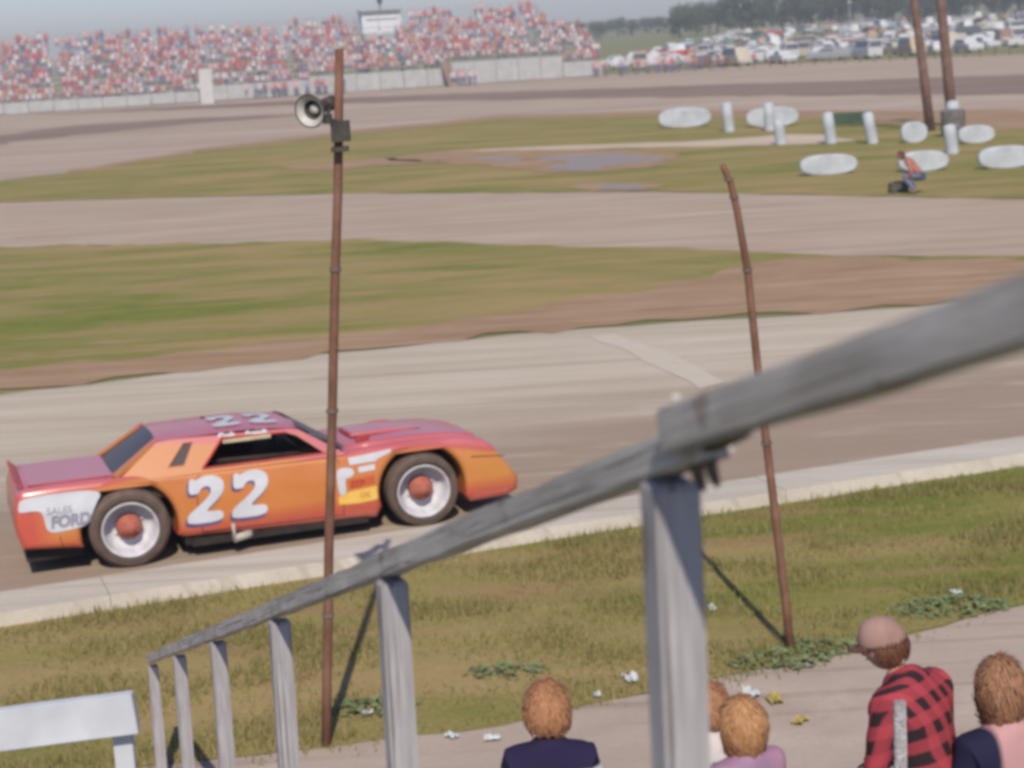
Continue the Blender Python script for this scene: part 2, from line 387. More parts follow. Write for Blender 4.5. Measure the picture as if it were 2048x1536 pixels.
litter(1195, 1395, .05, paper, 'small white scrap behind the blond child on the path edge')
litter(735, 1432, .06, paper, 'pale scrap in the weeds by the tall pole')
litter(1425, 1222, .06, paper, 'white scrap on the grass just right of the big grey post')
litter(1500, 1398, .12, paper, 'wide white paper lying on the path behind the yellow wrapper')
litter(1550, 1405, .10, foil, 'dark and yellow crumpled wrapper on the path, the larger of two')
litter(1602, 1447, .08, foil, 'small yellow wrapper nearest to the man in plaid')
litter(1912, 1190, .06, paper, 'white scrap among the weeds above the woman at the right edge')

# ------------------------------------------------------------------ grandstand railing in the foreground
def wood_mat(name, c1, c2, c3, sc=(1, 14, 14)):
    M = Mat(name, .85, .2); co = M.coord('Object', sc); a = M.noise(co, 2.2, 6, .65, .8); co2 = M.coord('Object')
    b = M.noise(co2, 3, 3); x = M.ramp(a, [(.28, c1), (.5, c2), (.72, c3)])
    x = M.mix(M.ramp(b, [(.45, (0, 0, 0)), (.7, (.6, .6, .6))]), x, c1)
    cr = M.noise(M.coord('Object', (sc[0]*.5, sc[1]*4, sc[2]*4) if sc[0] < sc[1] else (sc[0]*4, sc[1]*4, sc[2]*.5)), 1.6, 3, .6, .3)
    x = M.mix(M.ramp(cr, [(.36, (.75, .75, .75)), (.42, (0, 0, 0))]), x, (.07, .055, .05, 1))
    kn = M.noise(M.coord(), 9, 2); x = M.mix(M.ramp(kn, [(.66, (0, 0, 0)), (.72, (.5, .5, .5))]), x, (.16, .09, .06, 1))
    M.col(x); M.bump(M.math('ADD', a, M.math('MULTIPLY', cr, .8)), .6, .006); return M.m
W_rail = wood_mat('weathered_rail', (.28, .245, .225, 1), (.47, .43, .41, 1), (.60, .56, .545, 1))
W_post = wood_mat('weathered_post', (.24, .225, .235, 1), (.36, .34, .36, 1), (.46, .445, .47, 1), (12, 12, .8))
W_dark = wood_mat('weathered_end', (.06, .05, .045, 1), (.11, .09, .08, 1), (.18, .15, .13, 1))
nailm = noisy('nail_head', (.45, .43, .40, 1), (.6, .58, .55, 1), 30, .5)
D0 = 2.45
pA = at(1330, 893, D0); pB = at(304, 1316, D0*4.555)
rd = (pB-pA).normalized(); slope_len = (pB-pA).length; sdv = rd.cross(Vector((0, 0, 1))).normalized(); rup = sdv.cross(rd)
rail = empty('railing', (0, 0, 0), 0, 'weathered grey wooden stair railing descending from right to lower left across the foreground', 'railing')
def loc_beam(a, b, wdt, th, name, mat, parent, bev=.004, segs=14, wob=.003, sd=0):
    """a board as its own object with its origin at a and X along it, slightly worn along the edges"""
    a = Vector(a); b = Vector(b); d = (b-a).normalized(); s_ = -d.cross(Vector((0, 0, 1)) if abs(d.z) < .95 else Vector((0, -1, 0))).normalized(); u = d.cross(s_); Ln = (b-a).length
    bm = bmesh.new(); rn = random.Random(sd); rings = []
    for i in range(segs+1):
        x = Ln*i/segs; q = [noise.noise(Vector((x*3, k*7.1+sd, 1)))*wob for k in range(4)]
        rings.append([bm.verts.new((x, -wdt/2+q[0], -th/2+q[1])), bm.verts.new((x, wdt/2+q[1], -th/2+q[2])), bm.verts.new((x, wdt/2+q[2], th/2+q[3])), bm.verts.new((x, -wdt/2+q[3], th/2+q[0]))])
    for i in range(segs):
        for k in range(4): bm.faces.new((rings[i][k], rings[i][(k+1) % 4], rings[i+1][(k+1) % 4], rings[i+1][k]))
    bm.faces.new(rings[0][::-1]); bm.faces.new(rings[-1])
    bmesh.ops.recalc_face_normals(bm, faces=bm.faces)
    long_e = [e for e in bm.edges if len(e.link_faces) == 2 and e.calc_face_angle(0) > 1]
    bmesh.ops.bevel(bm, geom=long_e, offset=bev, segments=2, affect='EDGES')
    me = bpy.data.meshes.new(name); bm.to_mesh(me); bm.free()
    o = link(me, name, mat, parent); o.matrix_world = Matrix.Translation(a) @ Matrix((d, s_, u)).transposed().to_4x4()
    return smooth_by_angle(o, 40)
jx = at(1392, 835, D0*.955)
tj = (jx-pA).dot(rd)
loc_beam(pA-rd*.17-rup*.012, pB+rd*.06, .060, .056, 'lower_rail', W_rail, rail, segs=60, wob=.006, sd=1)
loc_beam(pA+rd*(tj)+rup*.008-sdv*.03, at(2330, 534, 1.36), .055, .058, 'upper_rail', W_rail, rail, segs=24, wob=.006, sd=2)
loc_beam(pA-rd*.27-rup*.022, pA-rd*.10-rup*.028, .03, .012, 'splice_strip', W_dark, rail, sd=5, segs=6)
nb = MB()
for off, sw in ((-.10, .03), (-.03, -.035)):
    c = pA+rd*(tj+off*.3-.02)+sdv*sw+rup*.046
    nb.lathe([(.0005, .006), (.006, .005), (.007, 0)], 10, c=c)
pieces(nb, 'nail_head', nailm, rail)
bk = MB()
for o_ in (.10, .15):
    c = pA-rd*o_-rup*.04
    bk.tube([c, c+Vector((.004, 0, -.02)), c+Vector((.010, 0, -.036))], [.010, .008, .004], 8)
pieces(bk, 'hanging_bracket', W_dark, rail)
for k in range(7):
    D = D0*(1+.711*(k if k else 0)); t = (D-pA.y)/rd.y
    if k == 6: continue
    p = pA + rd*t - rup*.034
    wd_ = .068; a_ = math.atan2(rd.y, rd.x)
    zt = p.z-.016; mb = MB()
    nz = 14; rn = random.Random(k)
    vs = []; 
    hx, hy = wd_*.5, wd_*.5
    for j in range(nz+1):
        z = zt*j/nz
        for (sx_, sy_) in ((-1, -1), (1, -1), (1, 1), (-1, 1)):
            vs.append((sx_*hx+noise.noise(Vector((z*2, k*3, sx_)))*.003, sy_*hy+noise.noise(Vector((z*2, k*5, sy_)))*.003, z-zt))
    fs = [(j*4+q, j*4+(q+1) % 4, (j+1)*4+(q+1) % 4, (j+1)*4+q) for j in range(nz) for q in range(4)]+[(0, 1, 2, 3), tuple(nz*4+q for q in range(4))]
    mb.add(vs, fs); o = mb.build('post', W_post, rail)
    bm = bmesh.new(); bm.from_mesh(o.data); bmesh.ops.recalc_face_normals(bm, faces=bm.faces)
    bmesh.ops.bevel(bm, geom=[e for e in bm.edges if len(e.link_faces) == 2 and e.calc_face_angle(0) > 1], offset=.006, segments=2, affect='EDGES')
    bm.to_mesh(o.data); bm.free()
    o.location = (p.x, p.y, zt); o.rotation_euler = (0, R(.2 if k == 0 else 1), a_-math.pi/2)

# bleacher planks under the spectators (below the frame)
W_bleach = wood_mat('bleacher_plank', (.22, .20, .18, 1), (.32, .30, .28, 1), (.42, .40, .38, 1), (.6, 9, 9))
bl = empty('bleacher', (0, 0, 0), 0, 'grey plank grandstand steps under the viewers, right of the railing', 'bleachers')
def step_z(y): return 3.02 - .3625*y
mb = MB(); sup = MB()
for k in range(-2, 11):
    y = k*.72; z = step_z(y)
    if z < .1: break
    xs0 = pA.x + (y-pA.y)*rd.x/rd.y + .22
    mb.box(((xs0+6)/2, y, z-.02), (6-xs0, .28, .04)); mb.box(((xs0+6)/2, y-.30, z+.36), (6-xs0, .24, .04))
    for xx in (xs0+.15, 2.6, 5.6):
        sup.box((xx, y-.30, (z+.34)/2), (.09, .09, z+.34)); sup.box((xx, y+.12, (z-.04)/2), (.07, .07, z-.04))
pieces(mb, 'plank', W_bleach, bl); pieces(sup, 'support', W_post, bl)

# thin picket in front of the plaid shirt
o = loc_beam(at(1806, 1900, 6.0), at(1799, 1402, 6.0), .042, .03, 'picket', W_post, None, sd=9)
tag(o, 'thin pale grey upright stake standing in front of the man in plaid', 'stake')

# white painted frame at lower left
Wp = noisy('white_paint', (.42, .44, .49, 1), (.54, .56, .62, 1), 5, .6, .1)
wf = empty('white_frame', (0, 0, 0), 0, 'white painted wooden frame with a wide top board at the lower left corner', 'frame')
YF = 6.6
fa = at(-420, 1512, YF+.0); fb = at(272, 1424, YF)
loc_beam(fa, fb, .05, .165, 'top_board', Wp, wf, wob=.002)
for px in (238, -300):
    tpt = at(px+6, 1424+(244-px)*.127+26, YF+.06)
    loc_beam(Vector((tpt.x-.02*0, tpt.y, 0)), tpt, .075, .04, 'leg', Wp, wf)

# ------------------------------------------------------------------ rusty catch-fence poles
rust = noisy('rusty_steel', (.12, .055, .035, 1), (.21, .11, .075, 1), 9, .8, .2, sc=(1, 1, .6))
def pole(foot_px, top_px, r0, r1, label, cuts=10, via=None):
    f = gp(*foot_px); t = at(top_px[0], top_px[1], f.y-.02)
    root = empty('fence_pole', (f.x, f.y, 0), 0, label, 'pole', 'rusty poles standing between the path and the track')
    mb = MB(); d = t-Vector((f.x, f.y, 0))
    pts = [d*(i/cuts)+Vector((noise.noise(Vector((i*.7, f.x, 0)))*.012, 0, 0)) for i in range(cuts+1)]
    if via:
        wp = [Vector((0, 0, 0))]+[at(a, b, f.y-.01)-f for a, b in via]+[d]; pts = []
        for a, b in zip(wp, wp[1:]): pts += [a.lerp(b, q/4) for q in range(4)]
        pts.append(d); cuts = len(pts)-1
    pts[0] = Vector((0, 0, -.1))
    mb.tube(pts, [r0+(r1-r0)*i/cuts for i in range(cuts+1)], 12)
    mb.build('shaft', rust, root, True)
    cl = MB()
    for q in (.25, .5, .78, .9):
        c = pts[int(q*cuts)]*1.0; rr = r0+(r1-r0)*q
        cl.lathe([(rr+.001, -.012), (rr+.009, -.012), (rr+.009, .012), (rr+.001, .012)], 12, c=c, closed=True)
    pieces(cl, 'clamp', noisy('clamp_steel', (.10, .08, .07, 1), (.17, .13, .11, 1), 20), root)
    return root, d
LP, dL = pole((650, 1492), (681, 98), .033, .028, 'tall rusty pole carrying a horn loudspeaker, crossing the race car')
RP, dR = pole((1583, 1302), (1445, 330), .033, .022, 'leaning rusty pole rising from the weeds at right, behind the railing joint', via=[(1548, 1010), (1518, 760), (1495, 540), (1474, 420), (1462, 368)])
# horn loudspeaker with its bracket, fixed to the left pole
hs = noisy('horn_dark', (.03, .028, .026, 1), (.07, .06, .05, 1), 14, .6)
hp = noisy('horn_pale', (.35, .33, .31, 1), (.5, .48, .46, 1), 14, .5)
hc = at(628, 219, 11.5)
horn = empty('horn_speaker', hc, 0, 'dark round horn loudspeaker bracketed to the left side of the tall rusty pole', 'loudspeaker')
mb = MB()
prof = [(.018, .16), (.022, .10), (.035, .04), (.062, -.02), (.098, -.055), (.104, -.06), (.108, -.055), (.104, -.045), (.07, -.01), (.045, .05), (.034, .12), (.03, .17)]
mb.lathe(prof, 28, 'Z', closed=True); Q = Vector((-.40, -.86, -.12)).to_track_quat('-Z', 'Y').to_matrix().to_4x4()
me = mb.mesh('horn'); xform(me, Q); o = link(me, 'horn', [hs, hp], horn, True)
for p_ in me.polygons:
    c_ = Q.inverted() @ p_.center
    if (c_.xy.length < .088 and c_.z < .0 and (Q.inverted().to_3x3() @ p_.normal).z < -.2): p_.material_index = 1
mb = MB(); mb.lathe([(.001, -.01), (.03, -.005), (.036, .03), (.030, .07), (.001, .08)], 20); me = mb.mesh('throat'); xform(me, Q); link(me, 'throat', hp, horn, True)
mb = MB(); mb.lathe([(.001, .14), (.045, .15), (.048, .24), (.03, .26), (.001, .262)], 20); me = mb.mesh('driver_unit'); xform(me, Q); link(me, 'driver_unit', hs, horn, True)
pc = at(681, 262, 11.5)-hc
mb = MB(); bb = at(655, 238, 11.45)-hc
mb.tube([Q @ Vector((0, 0, .2)), bb+Vector((0, 0, .0)), pc+Vector((0, 0, .05))], .013, 8); mb.box(pc, (.115, .115, .13)); mb.lathe([(.001, -.03), (.032, -.03), (.032, .03), (.001, .03)], 12, c=bb)
c2 = at(680, 298, 11.5)-hc; mb.box(c2, (.105, .105, .03))
mb.build('bracket', hs, horn)

# ------------------------------------------------------------------ stock car number 22
cw = gp(265, 1138); cf = gp(848, 1054); cyaw = math.atan2(cf.y-cw.y, cf.x-cw.x)
cd = Vector((math.cos(cyaw), math.sin(cyaw), 0)); cl_ = Vector((-cd.y, cd.x, 0))
HALF = .86
car = empty('race_car', (cw+cl_*HALF)*1.0, cyaw, 'orange and pink number 22 stock car racing past on the near straight', 'race car')
car.location = (cw.x+cl_.x*HALF, cw.y+cl_.y*HALF, .015)
WB = 2.83
def paint_mat():
    M = Mat('car_paint', .30, .5); tc = M.n('TexCoord'); sx = M.n('SeparateXYZ'); M.l(tc.outputs['Object'], sx.inputs[0])
    X, Y, Z = sx.outputs
    n1 = M.noise(M.coord(), 2.0, 4); n2 = M.noise(M.coord('Object', (1, 1, 4)), 9, 5, .7)
    orange = M.ramp(X, [(0, (.60, .20, .055, 1)), (1, (.60, .20, .055, 1))])
    orange = M.mix(M.ramp(n1, [(.35, (0, 0, 0)), (.7, (1, 1, 1))]), (.46, .155, .038, 1), (.52, .185, .05, 1))
    yel = M.mix(M.ramp(M.math('DIVIDE', X, 4.0), [(.75, (0, 0, 0)), (.9, (1, 1, 1))]), orange, (.50, .205, .05, 1))
    # red sill along the lower edge
    zz = M.math('ADD', Z, M.math('MULTIPLY', M.math('SUBTRACT', n1, .5), .03))
    sill = M.ramp(zz, [(.255, (1, 1, 1)), (.40, (0, 0, 0))])
    c = M.mix(sill, yel, (.40, .055, .035, 1))
    rear = M.ramp(M.math('ADD', X, M.math('MULTIPLY', Z, .5)), [(0, (0, 0, 0)), (1, (0, 0, 0))])
    tail = M.ramp(M.math('MULTIPLY', M.math('ADD', X, .62), -2.2), [(0, (0, 0, 0)), (.5, (1, 1, 1))])
    c = M.mix(tail, c, (.46, .075, .05, 1))
    # pink upper surfaces: threshold rises over the doors and dips on the front wing
    th = M.n('FloatCurve'); 
    xn = M.math('DIVIDE', M.math('ADD', X, 1.4), 5.4)
    cu = th.mapping.curves[0]
    pts = [(-1.4, .79), (-.9, .79), (-.3, .80), (.1, .84), (1.0, .855), (2.0, .80), (2.3, .78), (2.9, .78), (3.3, .72), (3.6, .655), (4.0, .60)]
    cu.points[0].location = ((pts[0][0]+1.4)/5.4, pts[0][1]); cu.points[1].location = (1, pts[-1][1])
    for px_, pz in pts[1:-1]: cu.points.new((px_+1.4)/5.4, pz)
    th.mapping.update(); M.l(xn, th.inputs[1])
    up = M.math('MULTIPLY', M.math('SUBTRACT', Z, th.outputs[0]), 22)
    pm = M.ramp(M.math('ADD', up, .5), [(0, (0, 0, 0)), (1, (1, 1, 1))])
    pink = M.mix(M.ramp(n1, [(.3, (0, 0, 0)), (.7, (1, 1, 1))]), (.44, .09, .10, 1), (.50, .13, .145, 1))
    edge = M.ramp(M.math('ADD', M.math('MULTIPLY', up, .33), .5), [(.2, (0, 0, 0)), (.5, (1, 1, 1)), (.8, (0, 0, 0))])
    c = M.mix(pm, c, pink); c = M.mix(M.math('MULTIPLY', edge, .75), c, (.42, .075, .06, 1))
    # dust and scuffs
    dz = M.ramp(M.math('ADD', Z, M.math('MULTIPLY', n2, .25)), [(.22, (.40, .40, .40)), (.42, (.03, .03, .03))])
    c = M.mix(dz, c, (.38, .26, .19, 1))
    M.col(c); M.b.inputs['Coat Weight'].default_value = .25; M.b.inputs['Coat Roughness'].default_value = .2
    M.bump(n2, .05, .004)
    return M.m
P_body = paint_mat()
def green_mat():      # greenhouse: pillars orange with red edges, roof pink
    M = Mat('roof_paint', .35, .5); tc = M.n('TexCoord'); sx = M.n('SeparateXYZ'); M.l(tc.outputs['Object'], sx.inputs[0])
    X, Y, Z = sx.outputs
    n1 = M.noise(M.coord(), 2.5, 4)
    pink = M.mix(M.ramp(n1, [(.3, (0, 0, 0)), (.7, (1, 1, 1))]), (.44, .09, .10, 1), (.50, .13, .145, 1))
    fade = M.ramp(X, [(.45, (.46, .17, .14, 1)), (.95, (.40, .12, .14, 1))])
    pink = M.mix(.35, pink, fade)
    k = M.ramp(M.math('SUBTRACT', M.math('ADD', Z, M.math('MULTIPLY', M.ramp(X, [(.4, (0, 0, 0)), (.95, (1, 1, 1))]), .06)), .6), [(.485, (0, 0, 0)), (.515, (1, 1, 1))])
    # front pillar reddish pink
    fr = M.ramp(M.math('DIVIDE', X, 2.4), [(.66, (0, 0, 0)), (.74, (1, 1, 1))])
    c = M.mix(k, (.45, .17, .055, 1), pink); c = M.mix(fr, c, (.42, .11, .12, 1))
    M.col(c); M.b.inputs['Coat Weight'].default_value = .25; return M.m
P_roof = green_mat()
black = noisy('chassis_black', (.012, .010, .010, 1), (.035, .025, .022, 1), 10, .8)
interior = noisy('cabin_dark', (.02, .012, .012, 1), (.05, .03, .028, 1), 6, .8)
glass = Mat('tinted_glass', .35, .25).col((.045, .032, .034, 1)); GLASS = glass.m
redtrim = noisy('red_trim', (.40, .035, .03, 1), (.50, .06, .045, 1), 9, .4)
SIDE = Matrix(((1, 0, 0, 0), (0, 0, -1, 0), (0, 1, 0, 0), (0, 0, 0, 1)))   # 2D outline (s, z) -> car coords, thickness along -Y
def arc(cx, cz, r_, a0, a1, n): return [(cx+r_*math.cos(R(a0+(a1-a0)*i/n)), cz+r_*math.sin(R(a0+(a1-a0)*i/n))) for i in range(n+1)]
low = ([(-1.20, .30), (-1.27, .50), (-1.25, .72), (-1.20, .81), (-1.12, .845), (-.6, .855), (-.05, .85), (.5, .825), (2.0, .805), (2.14, .82), (2.8, .845), (3.3, .815), (3.50, .775), (3.60, .70), (3.75, .50), (3.86, .34), (3.84, .22), (3.72, .17), (3.32, .17)]
       + arc(WB+.02, .36, .435, -15, 195, 22) + [(2.37, .15), (1.2, .185), (.52, .215)]
       + arc(.02, .36, .445, -15, 195, 22) + [(-.50, .26)])
low = [((-.5+(a+.5)*.65) if a < -.5 else a, b) for a, b in low]
me = curve_mesh('body', [low], extrude=HALF-.055, bevel=.055, res=3, offset=-.055); xform(me, SIDE)
# narrow the nose and tail a little in plan, tuck the sides slightly
for v in me.vertices:
    s_, y_, z_ = v.co
    k = 1.0
    if s_ > 3.1: k -= .10*((s_-3.1)/.76)**2
    if s_ < -.7: k -= .05*((-.7-s_)/.57)**2
    k -= .035*max(0, (z_-.62)/.25)
    v.co.y *= k
body = link(me, 'body', P_body, car); smooth_by_angle(body, 38)
# hood: raised crowned panel with a rear scoop
mb = MB(); hs_ = [(2.16, .838, .66), (2.4, .858, .68), (2.8, .866, .68), (3.2, .845, .66), (3.45, .81, .62), (3.50, .785, .60)]; nn = 10
vs = []
for s_, z_, hw in hs_:
    for i in range(nn+1):
        t = i/nn*2-1; vs.append((s_, t*hw, z_+.022*(1-abs(t)**4)-.010))
fs = [(j*(nn+1)+i, j*(nn+1)+i+1, (j+1)*(nn+1)+i+1, (j+1)*(nn+1)+i) for j in range(len(hs_)-1) for i in range(nn)]
mb.add(vs, fs); o = mb.build('hood', P_body, car, True); sm = o.modifiers.new('t', 'SOLIDIFY'); sm.thickness = .03; sm.offset = -1
mb = MB(); 
mb.add([(2.30, -.30, .88), (2.30, .30, .88), (2.30, .28, .908), (2.30, -.28, .908), (3.05, -.22, .872), (3.05, .22, .872), (2.75, .25, .898), (2.75, -.25, .898)],
       [(3, 2, 6, 7), (7, 6, 5, 4), (0, 3, 7, 4), (1, 5, 6, 2), (0, 1, 2, 3)])
mb.build('hood_scoop', P_body, car, bevel=.015)
mb = MB(); mb.box((2.36, -.52, .885), (.16, .05, .03), rz=.5); mb.box((2.296, 0, .888), (.012, .50, .03)); pieces(mb, 'hood_pin', redtrim, car)
# trunk lid, spoiler
mb = MB(); mb.box((-.46, 0, .862), (.78, 1.34, .014)); mb.build('trunk_lid', P_body, car, bevel=.006)
mb = MB(); mb.add([(-.88, -.74, .85), (-.88, .74, .85), (-.95, .74, .915), (-.95, -.74, .915), (-.90, -.74, .85), (-.90, .74, .85), (-.97, .74, .915), (-.97, -.74, .915)],
       [(0, 1, 2, 3), (4, 7, 6, 5), (0, 3, 7, 4), (1, 5, 6, 2), (3, 2, 6, 7), (0, 4, 5, 1)]); mb.build('spoiler', redtrim, car)
for sy in (-1, 1):
    mb = MB(); mb.box((-.945, sy*.52, .66), (.03, .34, .12)); mb.build('tail_light', noisy('tail_lens', (.25, .01, .01, 1), (.35, .03, .02, 1), 8, .3), car, bevel=.008)
mb = MB(); mb.box((-.95, 0, .42), (.07, 1.46, .13)); mb.build('bumper', noisy('bumper_paint', (.35, .06, .04, 1), (.5, .12, .07, 1), 6, .5), car, bevel=.03)
mb = MB(); mb.box((3.735, 0, .44), (.05, 1.05, .10)); mb.build('grille', black, car, bevel=.01)
# chassis
mb = MB(); mb.box((1.43, 0, .23), (1.82, 1.60, .20)); mb.box((-.68, 0, .27), (.5, 1.4, .22)); mb.box((1.4, 0, .48), (4.2, 1.0, .4)); mb.box((1.43, -.80, .15), (1.70, .10, .07)); mb.box((1.43, .80, .15), (1.70, .10, .07))
mb.build('chassis', black, car)
pipe = noisy('exhaust_steel', (.28, .25, .22, 1), (.42, .38, .34, 1), 12, .45)
mb = MB(); mb.tube([(1.5, -.70, .17), (1.15, -.80, .16), (.96, -.93, .155)], .038, 12); mb.tube([(.96, -.925, .30), (.965, -.935, .12)], .018, 8); mb.build('exhaust_pipe', pipe, car, True)
# greenhouse
ZB, ZT = .815, 1.12
YB, YT = .81, .66
def gy(z): return YB+(YT-YB)*(z-ZB)/(ZT-ZB)
outer = [(-.06, ZB-.01), (.36, ZT-.005), (.50, ZT+.005), (1.62, ZT-.03), (1.70, ZT-.045), (2.12, ZB-.015)]
qwin = [(.42, .88), (.60, 1.085), (.70, 1.085), (.58, .88)]
dwin = [(.74, .832), (.97, 1.088), (1.58, 1.070), (1.68, 1.03), (1.93, .832)]
for sgn in (-1, 1):
    me = curve_mesh('side_pillar', [outer, qwin, dwin], extrude=.012, bevel=.008, res=1)
    xform(me, SIDE)
    for v in me.vertices: v.co.y = sgn*(gy(v.co.z)+v.co.y*1.0)
    o = link(me, 'side_pillar', P_roof, car); smooth_by_angle(o, 30)
    # red outline moulding of door window
    mb = MB(); 
    for loop in (dwin,):
        for i in range(len(loop)):
            a = loop[i]; b = loop[(i+1) % len(loop)]
            if i == 2 or i == 3: continue
            mb.tube([(a[0], sgn*(gy(a[1])+.018), a[1]), (b[0], sgn*(gy(b[1])+.018), b[1])], .011, 6)
    mb.build('window_trim', redtrim, car)
    me = curve_mesh('quarter_window', [qwin], extrude=.004); xform(me, SIDE)
    for v in me.vertices: v.co.y = sgn*(gy(v.co.z)-.004+v.co.y)
    link(me, 'quarter_window', GLASS, car)
# roof skin
def roofz(s_, t): return (ZT+.002) + .028*(1-abs(t)**3) + .012*math.sin(max(0, min(1, (s_-.36)/1.34))*math.pi) - (.03*max(0, (s_-1.3)/.4))
mb = MB(); NS, NT = 14, 12; vs = []
for j in range(NS+1):
    s_ = .36+(1.70-.36)*j/NS
    for i in range(NT+1):
        t = i/NT*2-1; vs.append((s_, t*(YT+.02), roofz(s_, t)))
mb.add(vs, [(j*(NT+1)+i, j*(NT+1)+i+1, (j+1)*(NT+1)+i+1, (j+1)*(NT+1)+i) for j in range(NS) for i in range(NT)])
o = mb.build('roof', P_roof, car, True)
# windshield and rear window
def pane(name, s0, z0, y0, s1, z1, y1, mat, bow=.05):
    mb = MB(); n_ = 10; vs = []
    for j in range(5):
        q = j/4
        for i in range(n_+1):
            t = i/n_*2-1; vs.append((s0+(s1-s0)*q + bow*(1-t*t)*(1 if s0 > s1 else -1)*(1-q*.5), t*(y0+(y1-y0)*q), z0+(z1-z0)*q+.03*(1-t*t)*q))
    mb.add(vs, [(j*(n_+1)+i, j*(n_+1)+i+1, (j+1)*(n_+1)+i+1, (j+1)*(n_+1)+i) for j in range(4) for i in range(n_)])
    return mb.build(name, mat, car, True)
pane('windshield', 2.11, .85, .78, 1.69, 1.11, .62, GLASS)
pane('rear_window', -.04, .86, .72, .38, 1.13, .57, GLASS, .03)
mb = MB()
for sgn in (-1, 1):
    mb.beam((-.07, sgn*.76, .855), (.37, sgn*.62, 1.135), .10, .03); 
pieces(mb, 'rear_pillar', P_roof, car)
# cabin interior
mb = MB(); mb.box((1.02, 0, .72), (2.06, 1.50, .222)); mb.build('dark_cabin_cover', interior, car)  # dark cover block at sill height, standing in for the dark of the cabin
mb = MB()
for sgn in (-1, 1):
    mb.tube([(.75, sgn*.62, .8), (.85, sgn*.60, 1.10), (1.60, sgn*.58, 1.08), (2.0, sgn*.66, .83)], .024, 8)
    mb.tube([(.85, sgn*.6, .86), (1.7, sgn*.64, .84)], .022, 8)
mb.tube([(.85, -.6, 1.10), (.85, .6, 1.10)], .024, 8); mb.tube([(1.6, -.58, 1.08), (1.6, .58, 1.08)], .024, 8); mb.tube([(.85, -.6, 1.1), (.78, .6, .82)], .022, 8)
mb.build('roll_cage', interior, car, True)
mb = MB(); mb.box((.98, .34, .92), (.12, .46, .42)); mb.box((1.2, .34, .80), (.4, .46, .12)); mb.box((.95, .34, 1.11), (.10, .22, .10)); mb.build('seat', interior, car, bevel=.03)
mb = MB(); mb.lathe([(.15, -.012), (.174, 0), (.15, .012)], 24, 'X', c=(1.62, .34, .93), closed=True); mb.build('steering_wheel', black, car)
mb = MB(); mb.box((1.12, .69, .96), (.80, .008, .25))
mb.build('window_blackout', interior, car)  # solid panel added behind the far window so the cabin looks dark
mb = MB(); mb.box((1.20, -.72, 1.055), (.46, .012, .035)); mb.build('window_net_bar', noisy('net_tan', (.4, .33, .22, 1), (.5, .42, .3, 1), 10), car)
# wheels
tyre_m = Mat('tyre_rubber', .85, .25); _c = tyre_m.coord(); _n = tyre_m.noise(_c, 7, 5, .6); tyre_m.col(tyre_m.ramp(_n, [(.3, (.085, .06, .05, 1)), (.7, (.15, .11, .09, 1))])).bump(_n, .2, .01); TY = tyre_m.m
TYD = noisy('tyre_tread', (.03, .024, .02, 1), (.06, .045, .038, 1), 8, .9)
rimw = Mat('rim_white', .4, .5); _n = rimw.noise(rimw.coord(), 9, 4); rimw.col(rimw.ramp(_n, [(.3, (.42, .41, .44, 1)), (.75, (.62, .62, .67, 1))])); RW = rimw.m
hubr = noisy('hub_red', (.30, .085, .06, 1), (.40, .14, .10, 1), 14, .85)
for (s_, sy, rr) in ((.02, -1, .375), (WB+.02, -1, .36), (.02, 1, .375), (WB+.02, 1, .36)):
    wroot = empty('wheel', (s_, sy*.745, rr-.008)); wroot.parent = car
    if sy < 0: wroot.rotation_euler = (R(3), R(20), 0)
    o_ = -1 if sy < 0 else 1
    W2 = .135
    mb = MB()
    pr = [(.262, W2*.8), (.285, W2), (.32, W2+.008), (.345, W2-.004), (rr-.006, W2-.03), (rr, W2-.06), (rr, -W2+.06), (rr-.006, -W2+.03), (.345, -W2), (.28, -W2), (.26, -W2*.8)]
    mb.lathe([(a, b*o_) for a, b in pr], 48, 'Y', closed=True)
    # raised sidewall ribs
    for q in (.292, .306, .333): mb.lathe([(q-.002, (W2+.002)*o_), (q, (W2+.012)*o_), (q+.002, (W2+.002)*o_)], 48, 'Y', closed=True)
    mb.build('tyre', TY, wroot, True)
    mb = MB(); mb.lathe([(a, b*o_) for a, b in [(.266, .13), (.262, .142), (.25, .136), (.238, .09), (.222, .02), (.18, -.03), (.12, -.035), (.09, -.03), (.001, -.03), (.001, -.1), (.262, -.1)]], 40, 'Y', closed=True)
    for k in range(8):
        a = k*math.pi/4; mb.lathe([(.001, -.010*o_), (.012, -.012*o_), (.012, -.04*o_)], 8, 'Y', c=(.135*math.cos(a), 0, .135*math.sin(a)))
    mb.build('rim', RW, wroot, True)
    mb = MB(); mb.lathe([(a, b*o_) for a, b in [(.125, -.04), (.122, .02), (.108, .045), (.095, .05), (.09, .085), (.055, .092), (.05, .11), (.001, .112)]], 28, 'Y')
    for k in range(5):
        a = k*2*math.pi/5; mb.lathe([(.001, .102*o_), (.010, .098*o_), (.010, .06*o_)], 8, 'Y', c=(.076*math.cos(a), 0, .076*math.sin(a)))
    mb.build('hub', hubr, wroot, True)
# the body leans to the far side on its springs; the wheels stay on the track
LEAN = Matrix.Translation((0, -HALF, .35)) @ Matrix.Rotation(R(-3.6), 4, 'X') @ Matrix.Translation((0, HALF, -.35))
